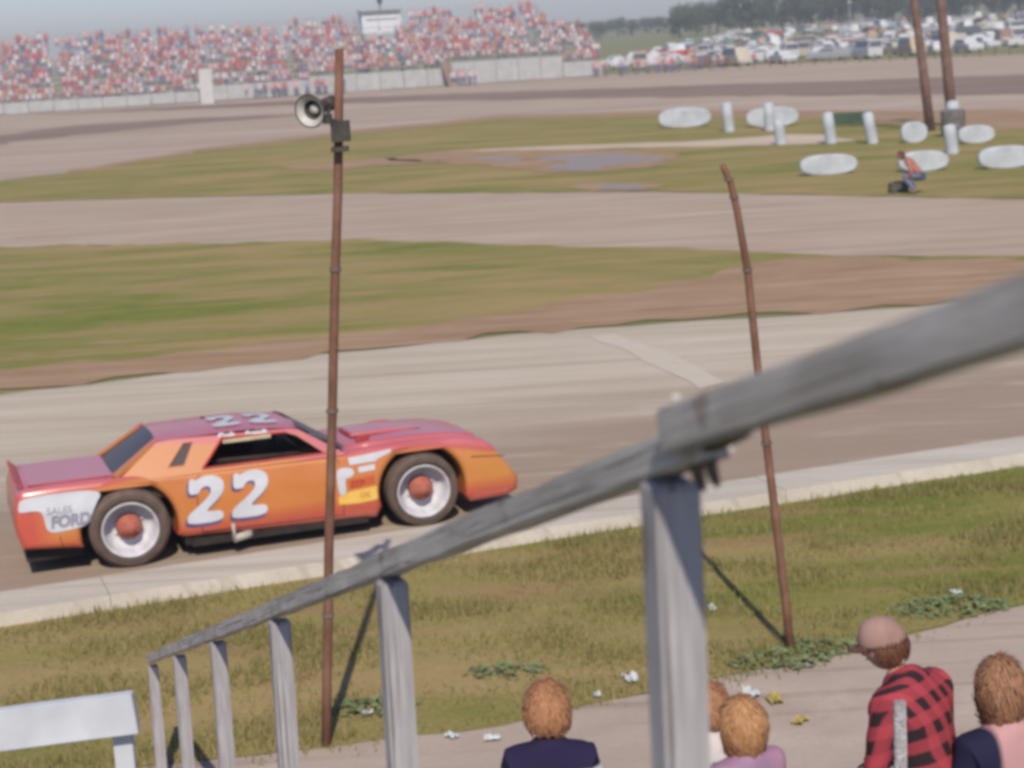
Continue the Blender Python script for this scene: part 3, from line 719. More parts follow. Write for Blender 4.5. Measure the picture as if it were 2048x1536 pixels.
# markings on the camera side
dec_w = noisy('decal_white', (.46, .47, .51, 1), (.54, .55, .60, 1), 6, .5)
dec_p = noisy('decal_navy', (.07, .05, .13, 1), (.12, .09, .20, 1), 6, .5)
dec_y = noisy('decal_yellow', (.66, .38, .07, 1), (.72, .45, .12, 1), 6, .5)
dec_r = noisy('decal_rust', (.42, .08, .03, 1), (.5, .11, .04, 1), 6, .5)
dec_k = noisy('decal_dark', (.20, .19, .25, 1), (.28, .27, .34, 1), 6, .5)
TWO = [(0, 0), (.98, 0), (.98, .235), (.50, .235), (.62, .34), (.80, .46), (.94, .58), (1.0, .72), (.97, .86), (.86, .95), (.68, 1.0), (.46, 1.0), (.30, .965), (.20, .92), (.17, .97), (.04, .97), (.02, .64), (.30, .64), (.35, .73), (.45, .785), (.57, .785), (.64, .72), (.62, .62), (.52, .52), (.34, .40), (.12, .27), (0, .18)]
def side_mesh(me, off, lean=True):
    xform(me, SIDE)
    for v in me.vertices:
        z_ = v.co.z; k = 1-.035*max(0, (z_-.62)/.25); 
        if v.co.x > 3.1: k -= .10*((v.co.x-3.1)/.76)**2
        if v.co.x < -.7: k -= .05*((-.7-v.co.x)/.57)**2
        v.co.y = -(HALF*k + off) + v.co.y
    return me
numb = MB()
def glyph(poly, s0, z0, w_, h_, sh, dx=0, dz=0): return [(s0+x*w_+sh*y*h_+dx, z0+y*h_+dz) for x, y in poly]
def rnd(poly, it=2):        # corner cutting for softer digits
    for _ in range(it):
        out = []
        for i in range(len(poly)):
            a, b = poly[i], poly[(i+1) % len(poly)]
            out += [(a[0]*.78+b[0]*.22, a[1]*.78+b[1]*.22), (a[0]*.22+b[0]*.78, a[1]*.22+b[1]*.78)]
        poly = out
    return poly
T2 = rnd(TWO, 2)
for s0 in (.545, .965):
    me = side_mesh(curve_mesh('number_shadow', [glyph(T2, s0, .315, .355, .45, .10, -.022, -.018)], extrude=.001), .003); link(me, 'number_shadow', dec_p, car)
    me = side_mesh(curve_mesh('number_digit', [glyph(T2, s0, .33, .345, .44, .10)], extrude=.001), .006); link(me, 'number_digit', dec_w, car)
patch = [(-.96, .68), (-.94, .765), (-.8, .79), (-.35, .785), (-.20, .745), (-.27, .64), (-.33, .52), (-.37, .455), (-.66, .425), (-.73, .46), (-.745, .62), (-.80, .655), (-.95, .65)]
me = side_mesh(curve_mesh('sponsor_patch', [rnd(patch, 2)], extrude=.001), .003); pat_o = link(me, 'sponsor_patch', dec_w, car)
def side_text(body_, s0, z0, size, mat, off=.006, name='lettering', shear=.15, sx=1.0, bold=.0, slope=0):
    me = text_mesh(name, body_, size, .0006, shear, bold)
    for v in me.vertices: v.co.x = s0+v.co.x*sx; v.co.y = z0+v.co.y+slope*(v.co.x-s0)
    side_mesh(me, off); return link(me, name, mat, car)
side_text('FORD', -.69, .475, .150, dec_k, sx=.90, bold=.008)
side_text('SALES', -.72, .60, .09, dec_k, sx=1.0)
# wing stickers
def quadp(pts, mat, off=.003, name='sticker'):
    me = side_mesh(curve_mesh(name, [pts], extrude=.001), off); return link(me, name, mat, car)
quadp([(2.14, .695), (2.13, .765), (2.42, .785), (2.56, .80), (2.56, .77), (2.42, .72), (2.40, .70)], dec_w)
quadp([(2.22, .61), (2.22, .665), (2.39, .675), (2.38, .62)], dec_w)
quadp(rnd([(2.01, .40), (2.00, .655), (2.06, .68), (2.16, .665), (2.18, .61), (2.14, .575), (2.08, .57), (2.085, .42)], 1), dec_w)
quadp([(2.115, .465), (2.115, .55), (2.37, .57), (2.37, .485)], dec_r)
side_text('STP', 2.13, .478, .085, noisy('decal_deep', (.30, .035, .02, 1), (.36, .05, .03, 1), 5), .006, bold=.004)
quadp([(2.0, .325), (2.0, .40), (2.12, .44), (2.385, .46), (2.385, .33), (2.2, .315)], dec_y)
side_text('OIL', 2.21, .365, .07, noisy('decal_ochre', (.42, .25, .06, 1), (.5, .3, .08, 1), 5), .006, bold=.003)
for pts in ([(.70, .79), (.66, .55), (.68, .24)], [(2.03, .77), (2.06, .5), (2.04, .22)], [(-.62, .40), (-.60, .28)], [(3.36, .62), (3.72, .58)], [(.68, .245), (2.04, .225)]):
    for a_, b_ in zip(pts, pts[1:]):
        dx_, dz_ = b_[0]-a_[0], b_[1]-a_[1]; ln = math.hypot(dx_, dz_); px_, pz_ = -dz_/ln*.0035, dx_/ln*.0035
        quadp([(a_[0]-px_, a_[1]-pz_), (b_[0]-px_, b_[1]-pz_), (b_[0]+px_, b_[1]+pz_), (a_[0]+px_, a_[1]+pz_)], black, .0015, 'panel_seam')
# driver's name over the door, on the roof rail
def rail_text(body_, s0, z0, size, sx):
    me = text_mesh('name_lettering', body_, size, .0006, .2, .003)
    for v in me.vertices: v.co.x = s0+v.co.x*sx; v.co.y += z0
    xform(me, SIDE)
    for v in me.vertices: v.co.y = -(gy(v.co.z)+.026)+v.co.y
    link(me, 'name_lettering', dec_w, car)
rail_text('Bob', .93, 1.090, .058, 1.7); rail_text('Brandt', 1.19, 1.082, .056, 1.35)
# big numbers on the roof, read from the passenger side
for s0 in (.94, 1.30):
    me = curve_mesh('roof_digit', [[(s0+x*.27, -.46+y*.70) for x, y in T2]], extrude=.001)
    bm = bmesh.new(); bm.from_mesh(me); bmesh.ops.triangulate(bm, faces=bm.faces)
    for _ in range(3): bmesh.ops.subdivide_edges(bm, edges=[e for e in bm.edges if e.calc_length() > .05], cuts=1)
    bmesh.ops.triangulate(bm, faces=bm.faces); bm.to_mesh(me); bm.free()
    for v in me.vertices: v.co.z = roofz(v.co.x, v.co.y/(YT+.02))+.012+v.co.z
    link(me, 'roof_digit', dec_w, car)

for o in [q for q in bpy.data.objects if q.parent == car and q.name.split('.')[0] != 'wheel']: o.matrix_basis = LEAN @ o.matrix_basis

# ------------------------------------------------------------------ people
def skin_mesh(name, nodes, edges, levels=2):
    """nodes: list of (pos, rx, ry); one continuous skinned surface"""
    me = bpy.data.meshes.new(name); me.from_pydata([n_[0] for n_ in nodes], edges, [])
    o = bpy.data.objects.new(name, me); COL.objects.link(o)
    o.modifiers.new('skin', 'SKIN'); 
    if not me.skin_vertices: 
        bm = bmesh.new(); bm.from_mesh(me); bm.verts.layers.skin.verify(); bm.to_mesh(me); bm.free()
    for i, n_ in enumerate(nodes):
        me.skin_vertices[0].data[i].radius = (n_[1], n_[2]); me.skin_vertices[0].data[i].use_root = (i == 0)
    s_ = o.modifiers.new('sub', 'SUBSURF'); s_.levels = levels; s_.render_levels = levels
    return eval_mesh(o, name)
def chain(nodes, edges, start, pts):
    p = start
    for q in pts:
        nodes.append(q); edges.append((p, len(nodes)-1)); p = len(nodes)-1
    return p
skin_m = Mat('skin', .55, .35); skin_m.col(skin_m.ramp(skin_m.noise(skin_m.coord(), 14, 3), [(.3, (.40, .20, .14, 1)), (.7, (.47, .25, .18, 1))])); SKIN = skin_m.m
EYE_M = noisy('eye_dark', (.02, .015, .012, 1), (.05, .03, .02, 1), 20, .3)
LIP_M = noisy('lip', (.36, .13, .10, 1), (.42, .17, .13, 1), 20, .5)
def hair_mat(name, c1, c2):
    M = Mat(name, .6, .3); f = M.noise(M.coord('Object', (18, 18, 5)), 5, 4, .7)
    M.col(M.ramp(f, [(.25, c1), (.75, c2)])); M.bump(f, .6, .01); return M.m
def person(loc, facing, height, label, shirt_mat, pants_mat, hair, cap=None, lean=0.0, head_turn=0.0, head_tilt=0.0, longhair=0.0, bald=False, arm='down', group=None, broad=1.0, pose=None, headscale=1.0, extra=None):
    H_ = height; root = empty('person', loc, facing, label, 'person', group)
    # local frame: +Y forward, +X right, +Z up ; lean pitches the trunk forward about the hips
    hip = Vector((0, 0, H_*.52)); knee_f = 0
    crouch = pose == 'crouch'
    if crouch: hip = Vector((0, -.22, H_*.30))
    Ml = Matrix.Rotation(-lean, 3, 'X')
    def T(x, y, z): return tuple(hip + Ml @ Vector((x*H_, y*H_, z*H_)))
    sw = .125*broad*H_/H_
    nodes = [(tuple(hip), .095*H_*broad*.9, .065*H_)]; edges = []
    ch = chain(nodes, edges, 0, [(T(0, .0, .09), .070*H_*broad, .048*H_), (T(0, -.005, .19), .078*H_*broad, .050*H_), (T(0, -.008, .262), .060*H_*broad, .036*H_)])
    nk = chain(nodes, edges, ch, [(T(0, -.003, .300), .034*H_, .034*H_), (T(0, .006, .335), .032*H_, .034*H_)])
    shoulders = []
    for sx_ in (-1, 1):
        sh = chain(nodes, edges, ch, [(T(sx_*.100*broad, -.008, .255), .030*H_, .030*H_)])
        if arm == 'fold':
            el = T(sx_*.145*broad, .03, .11); wr = T(sx_*.05, .13, .13); hd = T(-sx_*.01, .15, .135)
        elif arm == 'front':
            el = T(sx_*.15*broad, .06, .10); wr = T(sx_*.10, .19, .07); hd = T(sx_*.09, .225, .065)
        else:
            el = T(sx_*.15*broad, -.01, .09); wr = T(sx_*.155*broad, .03, -.05); hd = T(sx_*.155*broad, .04, -.08)
        wv = Vector(wr); hv = Vector(hd); ev = Vector(el)
        e_ = chain(nodes, edges, sh, [(tuple(Vector(nodes[sh][0]).lerp(ev, .5)), .028*H_, .028*H_), (el, .024*H_, .024*H_), (tuple(ev.lerp(wv, .5)), .022*H_, .022*H_), (wr, .015*H_, .017*H_), (tuple(wv.lerp(hv, .6)), .017*H_, .022*H_), (hd, .014*H_, .023*H_)])
        shoulders.append((sh, el, wr, hd))
        fd = (hv-wv).normalized(); lat = fd.cross(Vector((sx_, 0, .2))).normalized(); nrm = fd.cross(lat)
        for k in range(4):
            ln = (.040, .046, .043, .034)[k]*H_; b = hv+lat*(k-1.5)*.012*H_; q1 = b+fd*ln*.55+nrm*.004*H_; q2 = b+fd*ln*.9+nrm*.016*H_
            chain(nodes, edges, e_, [(tuple(b+fd*.008*H_), .0058*H_, .0058*H_), (tuple(q1), .0052*H_, .0052*H_), (tuple(q2), .0042*H_, .0042*H_)])
        b = wv.lerp(hv, .5)-lat*.018*H_
        chain(nodes, edges, e_-1, [(tuple(b-lat*.006*H_+fd*.012*H_), .0065*H_, .0065*H_), (tuple(b-lat*.012*H_+fd*.034*H_), .005*H_, .005*H_)])
    legs = []
    for sx_ in (-1, 1):
        if crouch:
            th_ = Vector((sx_*.09*H_, .10*H_+hip.y, .27*H_)) ; kn = Vector((sx_*.10*H_, .24*H_+hip.y, .28*H_)); an = Vector((sx_*.09*H_, .06*H_+hip.y, .045*H_))
        else:
            kn = Vector((sx_*.055*H_, .01*H_, .28*H_)); an = Vector((sx_*.06*H_, -.012*H_, .045*H_))
        top = hip+Vector((sx_*.05*H_, 0, -.03*H_))
        lg = chain(nodes, edges, 0, [(tuple(top), .052*H_, .055*H_), (tuple(top.lerp(kn, .5)), .045*H_, .047*H_), (tuple(kn), .033*H_, .034*H_), (tuple(kn.lerp(an, .4)), .032*H_, .034*H_), (tuple(an), .021*H_, .022*H_), (tuple(an+Vector((0, .035*H_, -.022*H_))), .022*H_, .018*H_), (tuple(an+Vector((0, .09*H_, -.03*H_))), .022*H_, .013*H_)])
        legs.append((top, kn, an))
    me = skin_mesh('body', nodes, edges, 1)
    # head: shaped sphere joined to the same mesh
    hc_ = Vector(T(0, .014, .388)); hr = .057*H_*headscale
    Rh = Matrix.Rotation(head_turn, 3, 'Z') @ Matrix.Rotation(-head_tilt, 3, 'X')
    bm = bmesh.new(); bm.from_mesh(me)
    g = bmesh.ops.create_icosphere(bm, subdivisions=4, radius=1.0)
    for v in g['verts']:
        x, y, z = v.co
        wx = .80*(1-.22*max(0, -z)**1.3); dy = 1.0
        if z < 0: dy = 1-.12*(-z)
        # jaw, brow, chin, nose
        yy = y*dy*.98
        if y > 0:
            yy += .06*math.exp(-((z+.72)**2/.05+(x/.35)**2)) + .04*math.exp(-((z-.18)**2/.03+(x/.6)**2)) - .05*math.exp(-((z-.02)**2/.012+((abs(x)-.36)/.16)**2))
            yy += .24*math.exp(-((z+.22)**2/.018+(x/.13)**2)) + .10*math.exp(-((z+.02)**2/.05+(x/.10)**2))
            yy += .05*math.exp(-((z+.50)**2/.006+(x/.28)**2))
        p = Vector((x*wx*hr, yy*hr, z*1.18*hr)); v.co = hc_ + Rh @ p
    for sx_ in (-1, 1):
        g = bmesh.ops.create_icosphere(bm, subdivisions=2, radius=1.0)
        for v in g['verts']: v.co = hc_ + Rh @ Vector((sx_*hr*.84+v.co.x*.07*hr+sx_*abs(v.co.z)*.03*hr, -.05*hr+v.co.y*.17*hr, -.08*hr+v.co.z*.26*hr))
    bm.to_mesh(me); bm.free()
    body_ = link(me, 'body', SKIN, root, True)
    for sx_ in (-1, 1):
        mb = MB(); mb.lathe([(.001, -.10*hr), (.08*hr, -.05*hr), (.10*hr, 0), (.08*hr, .05*hr), (.001, .09*hr)], 10, 'Y'); me = mb.mesh('eye')
        xform(me, Matrix.Translation(hc_ + Rh @ Vector((sx_*.30*hr, .86*hr, .02*hr))) @ Rh.to_4x4()); link(me, 'eye', EYE_M, root, True)
    mb = MB(); mb.lathe([(.001, -.03*hr), (.16*hr, -.01*hr), (.16*hr, .01*hr), (.001, .03*hr)], 14, 'Y'); me = mb.mesh('mouth')
    for v in me.vertices: v.co.z *= .35
    xform(me, Matrix.Translation(hc_ + Rh @ Vector((0, .93*hr, -.55*hr))) @ Rh.to_4x4()); link(me, 'mouth', LIP_M, root, True)
    # hair shell with loose locks
    rn = random.Random(int(height*1000)+int(facing*100)); bm = bmesh.new(); bmesh.ops.create_icosphere(bm, subdivisions=4, radius=1.0)
    kill = []
    for v in bm.verts:
        x, y, z = v.co
        lim = -.55 - longhair*.6
        face = (y > .42 and z < .42) or (y > .05 and z < .10 and abs(x) > .3 and not longhair) or z < lim
        if bald and z > .30 and y > -.75: face = True
        if cap and z > .12: face = True
        if face: kill.append(v); continue
    bmesh.ops.delete(bm, geom=kill, context='VERTS')
    for v in bm.verts:
        x, y, z = v.co; nn_ = noise.noise(Vector((x*3+hc_.x*9, y*3, z*3)))*.06+noise.noise(Vector((x*9, y*9, z*5)))*.035
        k = 1.13+nn_ + (.03 if not bald else -.03); zz = z*1.18
        if longhair and z < -.1: zz -= longhair*(-z-.1)*1.3
        v.co = Vector((x*.86*k*hr, y*1.0*k*hr, zz*k*hr))
    base = [v.co.copy() for v in bm.verts]; nrm_ = [v.normal.copy() for v in bm.verts]
    mh = bpy.data.meshes.new('hair'); bm.to_mesh(mh); bm.free()
    hb = MB(); hb.v = [tuple(v.co) for v in mh.vertices]; hb.f = [tuple(p.vertices) for p in mh.polygons]; hb.mi = [0]*len(hb.f)
    for i in range(420 if not bald else 160):
        b = rn.choice(base); nvec = b.normalized(); side = nvec.cross(Vector((rn.uniform(-1, 1), rn.uniform(-1, 1), rn.uniform(-.3, .3)))).normalized()
        dwn = (Vector((0, 0, -1))-nvec*Vector((0, 0, -1)).dot(nvec)); dwn = (dwn.normalized() if dwn.length > .1 else side)
        lg_ = hr*rn.uniform(.22, .55); w1 = hr*.06
        a0 = b-dwn*lg_*.5+nvec*hr*.0; a1 = b+nvec*hr*rn.uniform(.02, .06); a2 = b+dwn*lg_*.6+nvec*hr*rn.uniform(-.01, .13); sd_ = dwn.cross(nvec).normalized()*w1
        hb.add([a0-sd_*.5, a0+sd_*.5, a1-sd_, a1+sd_, a2], [(0, 1, 3, 2), (2, 3, 4)])
    me = hb.mesh('hair'); xform(me, Matrix.Translation(hc_) @ Rh.to_4x4()); link(me, 'hair', hair, root, True)
    if cap:
        mb = MB(); mb.lathe([(1.03, .06), (1.05, .25), (1.0, .52), (.86, .86), (.6, 1.12), (.3, 1.24), (.001, 1.28)], 28); me = mb.mesh('cap')
        for v in me.vertices: v.co = Vector((v.co.x*.90*hr, (v.co.y*1.08)*hr, v.co.z*1.06*hr+v.co.y*.06*hr))
        xform(me, Matrix.Translation(hc_) @ Rh.to_4x4()); co_ = link(me, 'cap', cap[0], root, True)
        mb = MB(); vs = []; NB = 12
        for j in range(5):
            for i in range(NB+1):
                a = math.pi*(i/NB); q_ = j/4
                vs.append((math.cos(a)*(.86-.10*q_)*hr, (.55+math.sin(a)*(.42+.75*q_))*hr, (.22-.16*q_-.10*abs(math.cos(a))*q_)*hr))
        mb.add(vs, [(j*(NB+1)+i, j*(NB+1)+i+1, (j+1)*(NB+1)+i+1, (j+1)*(NB+1)+i) for j in range(4) for i in range(NB)])
        me = mb.mesh('brim'); xform(me, Matrix.Translation(hc_) @ Rh.to_4x4()); bo_ = link(me, 'brim', cap[1], co_, True); sm = bo_.modifiers.new('t', 'SOLIDIFY'); sm.thickness = .004
    # clothes: slightly larger continuous surfaces over the same joints
    g_ = 1.16
    n2 = [(T(0, 0, -.04), .100*H_*broad*g_*.92, .068*H_*g_)]; e2 = []
    c2_ = chain(n2, e2, 0, [(T(0, 0, .09), .086*H_*broad*g_, .062*H_*g_), (T(0, -.008, .18), .100*H_*broad*g_, .069*H_*g_), (T(0, -.012, .252), .092*H_*broad*g_, .060*H_*g_)])
    chain(n2, e2, c2_, [(T(0, -.008, .298), .062*H_, .056*H_), (T(0, -.002, .328), .043*H_, .043*H_)])
    for i, sx_ in enumerate((-1, 1)):
        _, el, wr, hd = shoulders[i]; ev = Vector(el); wv = Vector(wr)
        s2 = chain(n2, e2, c2_, [(T(sx_*.108*broad, -.010, .252), .047*H_, .050*H_)])
        chain(n2, e2, s2, [(tuple(Vector(n2[s2][0]).lerp(ev, .5)), .037*H_, .037*H_), (el, .033*H_, .033*H_), (tuple(ev.lerp(wv, .5)), .029*H_, .029*H_), (tuple(ev.lerp(wv, .93)), .024*H_, .024*H_)])
    me = skin_mesh('shirt', n2, e2, 2)
    for v in me.vertices:
        v.co += Vector((noise.noise(v.co*14), noise.noise(v.co*14+Vector((5, 0, 0))), 0))*.006
    sh_o = link(me, 'shirt', shirt_mat, root, True)
    n3 = [(tuple(hip), .105*H_*broad*.95, .076*H_)]; e3 = []
    for top, kn, an in legs:
        chain(n3, e3, 0, [(tuple(top), .060*H_, .062*H_), (tuple(top.lerp(kn, .5)), .052*H_, .054*H_), (tuple(kn), .041*H_, .042*H_), (tuple(kn.lerp(an, .5)), .038*H_, .040*H_), (tuple(kn.lerp(an, .97)), .034*H_, .035*H_)])
    me = skin_mesh('trousers', n3, e3, 2); link(me, 'trousers', pants_mat, root, True)
    sh_m = noisy('shoe_leather', (.05, .04, .035, 1), (.10, .08, .07, 1), 10)
    for top, kn, an in legs:
        n4 = [(tuple(an+Vector((0, -.03*H_, -.025*H_))), .027*H_, .022*H_)]; e4 = []
        chain(n4, e4, 0, [(tuple(an+Vector((0, .035*H_, -.024*H_))), .028*H_, .021*H_), (tuple(an+Vector((0, .095*H_, -.03*H_))), .027*H_, .016*H_)])
        me = skin_mesh('shoe', n4, e4, 1); link(me, 'shoe', sh_m, root, True)
    return root, hc_

denim = noisy('denim', (.09, .12, .20, 1), (.16, .20, .30, 1), 30)
khaki = noisy('khaki', (.22, .18, .12, 1), (.3, .25, .17, 1), 20)
def plaid():
    M = Mat('plaid_wool', .9, .1); tc = M.n('TexCoord'); sx = M.n('SeparateXYZ'); M.l(tc.outputs['Object'], sx.inputs[0])
    wob = M.math('MULTIPLY', M.math('SUBTRACT', M.noise(M.coord(), 6, 2), .5), .02)
    def st(o_, per, off): 
        f = M.math('FRACT', M.math('DIVIDE', M.math('ADD', M.math('ADD', o_, off), wob), per))
        return M.ramp(f, [(0, (0, 0, 0)), (.06, (1, 1, 1)), (.50, (1, 1, 1)), (.58, (0, 0, 0))])
    diag = M.math('ADD', sx.outputs[0], M.math('MULTIPLY', sx.outputs[1], .8))
    a = st(diag, .088, 5.0); b = st(M.math('ADD', sx.outputs[2], M.math('MULTIPLY', sx.outputs[1], .3)), .108, 5.03)
    both = M.math('MULTIPLY', a, b)
    c = M.mix(M.math('MULTIPLY', M.math('MAXIMUM', a, b), .45), (.34, .05, .065, 1), (.17, .03, .04, 1))
    c = M.mix(both, c, (.028, .018, .022, 1)); M.col(c); M.bump(M.noise(M.coord(), 90, 3), .3, .003); return M.m
def banded():
    M = Mat('navy_white_knit', .9, .1); tc = M.n('TexCoord'); sx = M.n('SeparateXYZ'); M.l(tc.outputs['Object'], sx.inputs[0])
    k = M.ramp(sx.outputs[2], [(.0, (.75, .75, .76)), (.5, (.75, .75, .76))])
    z = M.math('MULTIPLY', M.math('SUBTRACT', sx.outputs[2], NZ), 60)
    c = M.mix(M.ramp(z, [(0, (0, 0, 0)), (1, (1, 1, 1))]), (.68, .68, .70, 1), (.022, .018, .05, 1)); M.col(c)
    M.bump(M.noise(M.coord(), 120, 3), .3, .003); return M.m
def pinknavy():
    M = Mat('pink_and_navy_cotton', .9, .1); tc = M.n('TexCoord'); sx = M.n('SeparateXYZ'); M.l(tc.outputs['Object'], sx.inputs[0])
    n_ = M.noise(M.coord(), 6, 3)
    c = M.mix(n_, (.40, .22, .23, 1), (.48, .28, .28, 1))
    c = M.mix(M.ramp(M.math('ADD', M.math('MULTIPLY', sx.outputs[0], 40), 4.2), [(0, (1, 1, 1)), (1, (0, 0, 0))]), c, (.018, .018, .045, 1))
    M.col(c); return M.m
hairA = hair_mat('hair_auburn', (.15, .06, .025, 1), (.50, .25, .13, 1))
hairB = hair_mat('hair_sandy', (.26, .125, .05, 1), (.52, .28, .14, 1))
hairC = hair_mat('hair_brown', (.07, .03, .018, 1), (.18, .075, .04, 1))
hairD = hair_mat('hair_light_brown', (.10, .045, .025, 1), (.42, .22, .12, 1))
def feet(px, py, Y, height, fwdoff=0, headfrac=1.0):
    """where the feet stand so that the crown of the head reaches this height above the steps"""
    p = at(px, py, Y); return Vector((p.x, p.y, p.z-height*headfrac))
# A child in navy
hA = 1.36; fA = feet(1092, 1376, 6.75, hA, headfrac=.985)
NZ = hA*.742
person(fA, R(2), hA, 'child with reddish blond hair in a navy top with a white band, seen from behind', banded(), denim, hairA, broad=.98, arm='fold', headscale=1.24)
hB = 1.20; fB = feet(1489, 1408, 6.7, hB, headfrac=.99)
person(fB, R(35), hB, 'sandy haired child in a pink and purple top just right of the big grey post', noisy('pink_knit', (.38, .19, .24, 1), (.24, .16, .27, 1), 5), khaki, hairB, longhair=.3, headscale=1.36)
hE = 1.30; fE = feet(1416, 1372, 7.4, hE, headfrac=.99)
person(fE, R(-20), hE, 'person with a red face mostly hidden behind the big grey post', noisy('pale_shirt', (.45, .4, .4, 1), (.55, .5, .5, 1), 5), denim, hairA, headscale=1.2)
hC = 1.64; fC = at(1840, 1900, 6.9); cz = at(1768, 1240, 6.9).z
ctop = at(1762, 1296, 6.9)
person(Vector((ctop.x+.20, 6.8, ctop.z-hC*.885)), R(48), hC, 'man in a faded pink cap and red and black plaid shirt, leaning left', plaid(), denim, hairC, lean=R(20), head_turn=R(15), head_tilt=R(14), cap=(noisy('cap_cloth', (.22, .13, .105, 1), (.34, .21, .18, 1), 8), noisy('brim_cloth', (.09, .045, .03, 1), (.14, .07, .05, 1), 8)), arm='front', broad=1.0, headscale=.95)
hD = 1.62; fD = feet(2008, 1322, 6.8, hD, headfrac=.985)
person(fD, R(20), hD, 'woman with light brown hair in a pink top at the right edge', pinknavy(), denim, hairD, longhair=.5, headscale=1.12, head_turn=R(-20))
# infield photographer
pg = gp(1822, 388)
person(Vector((pg.x, pg.y, .02)), R(75), 1.70, 'crouching person in orange shirt and blue jeans on the infield grass near the white shapes', noisy('orange_cloth', (.30, .12, .09, 1), (.36, .16, .12, 1), 5), denim, hairC, lean=R(42), pose='crouch', arm='front')
mb = MB(); mb.box((0, 0, .13), (.5, .26, .26)); mb.box((0, 0, .27), (.3, .05, .05))
bgc = gp(1797, 386); o = mb.build('camera_bag', dark, None, bevel=.05); o.location = (bgc.x, bgc.y, .02); tag(o, 'dark bag on the grass beside the crouching person', 'bag')

# ------------------------------------------------------------------ white markers on the infield
wm = noisy('marker_white', (.33, .35, .38, 1), (.46, .50, .55, 1), 2.2, .6, .1)
def marker_oval(cx, cy, w_, h_, label, Yo=0):
    base = gp(cx, cy+h_/2); Y = base.y; sc = Y/F*1.02
    W_, H_ = w_*sc/2, h_*sc/2
    pts = [(W_*(abs(math.cos(a))**.8)*(1 if math.cos(a) > 0 else -1), H_+H_*(abs(math.sin(a))**.8)*(1 if math.sin(a) > 0 else -1)) for a in [i*2*math.pi/40 for i in range(40)]]
    root = empty('oval_marker', (base.x, base.y, .02), 0, label, 'marker', 'white oval markers on the infield grass')
    me = curve_mesh('panel', [pts], extrude=.08, bevel=.05, res=3); xform(me, SIDE)
    for v in me.vertices: v.co.z += .03
    link(me, 'panel', wm, root, True)
    mb = MB()
    for sx_ in (-1, 1): mb.box((sx_*W_*.5, .10, H_*.35), (.06, .06, H_*.7)); mb.box((sx_*W_*.5, .14, .02), (.08, .4, .04))
    pieces(mb, 'stand', wm, root)
def marker_bar(x0, y0, x1, y1, w_, label):
    base = gp(x1, y1); Y = base.y; t = at(x0, y0, Y); rw = w_*Y/F/2
    root = MB(); d = t-base; n_ = 8
    root.tube([Vector((0, 0, -.05)), d*.04, d*.5, d*.93, d*.975, d], [rw, rw, rw*.97, rw*.95, rw*.75, rw*.3], 16)
    o = root.build('marker_post', wm, None, True); o.location = (base.x, base.y, .02)
    tag(o, label, 'marker post', 'thick white marker posts on the infield')
marker_oval(1370, 238, 98, 34, 'leftmost white oval marker on the far grass')
marker_oval(1545, 237, 98, 34, 'white oval marker pierced by a post, between the first and third posts')
marker_oval(1657, 333, 106, 34, 'isolated white oval marker nearest the pit road, left of the crouching person')
marker_oval(1846, 326, 92, 34, 'white oval marker right behind the crouching person')
marker_oval(2012, 318, 104, 38, 'white oval marker at the right edge of the photo')
marker_oval(1828, 268, 46, 36, 'small round white marker between the posts, above the crouching person')
marker_oval(1952, 272, 66, 30, 'white oblong marker on the right side of the tallest post')
marker_bar(1452, 205, 1459, 264, 22, 'white marker post standing between the two leftmost ovals')
marker_bar(1536, 206, 1540, 262, 22, 'white marker post behind the pierced oval')
marker_bar(1556, 240, 1562, 290, 22, 'white marker post in front of the pierced oval')
marker_bar(1654, 225, 1663, 288, 23, 'left one of the paired white marker posts')
marker_bar(1734, 225, 1746, 288, 23, 'right one of the paired white marker posts')
marker_bar(1904, 202, 1910, 262, 26, 'tall white marker post at the right, its upper piece')
marker_bar(1898, 250, 1905, 308, 26, 'stout white marker post at the right, nearest the small oblong marker')

# ------------------------------------------------------------------ utility poles at upper right
up_m = noisy('pole_wood', (.12, .07, .055, 1), (.20, .125, .10, 1), 3, .9)
def upole(fx, fy, tx, ty, rad, label):
    f = gp(fx, fy); t = at(tx, ty, f.y); root = empty('utility_pole', (f.x, f.y, 0), 0, label, 'utility pole', 'brown utility poles at the far right of the infield')
    d = t-f; mb = MB(); top = d*1.25
    mb.tube([Vector((0, 0, -.2)), d*.5, d, top], [rad, rad*.9, rad*.8, rad*.7], 12); mb.build('shaft', up_m, root, True)
    mb = MB(); mb.box(top*.95, (2.0, .14, .16)); mb.build('crossarm', up_m, root)
    mb = MB()
    for x in (-.85, -.4, .4, .85): mb.lathe([(.001, .18), (.05, .16), (.06, .05), (.03, 0)], 10, c=top*.95+Vector((x, 0, .08)))
    pieces(mb, 'insulator', wm, root)
upole(1862, 262, 1829, 5, .20, 'left one of the two brown utility poles at upper right')
upole(1906, 252, 1880, -10, .24, 'right one of the two brown utility poles at upper right')
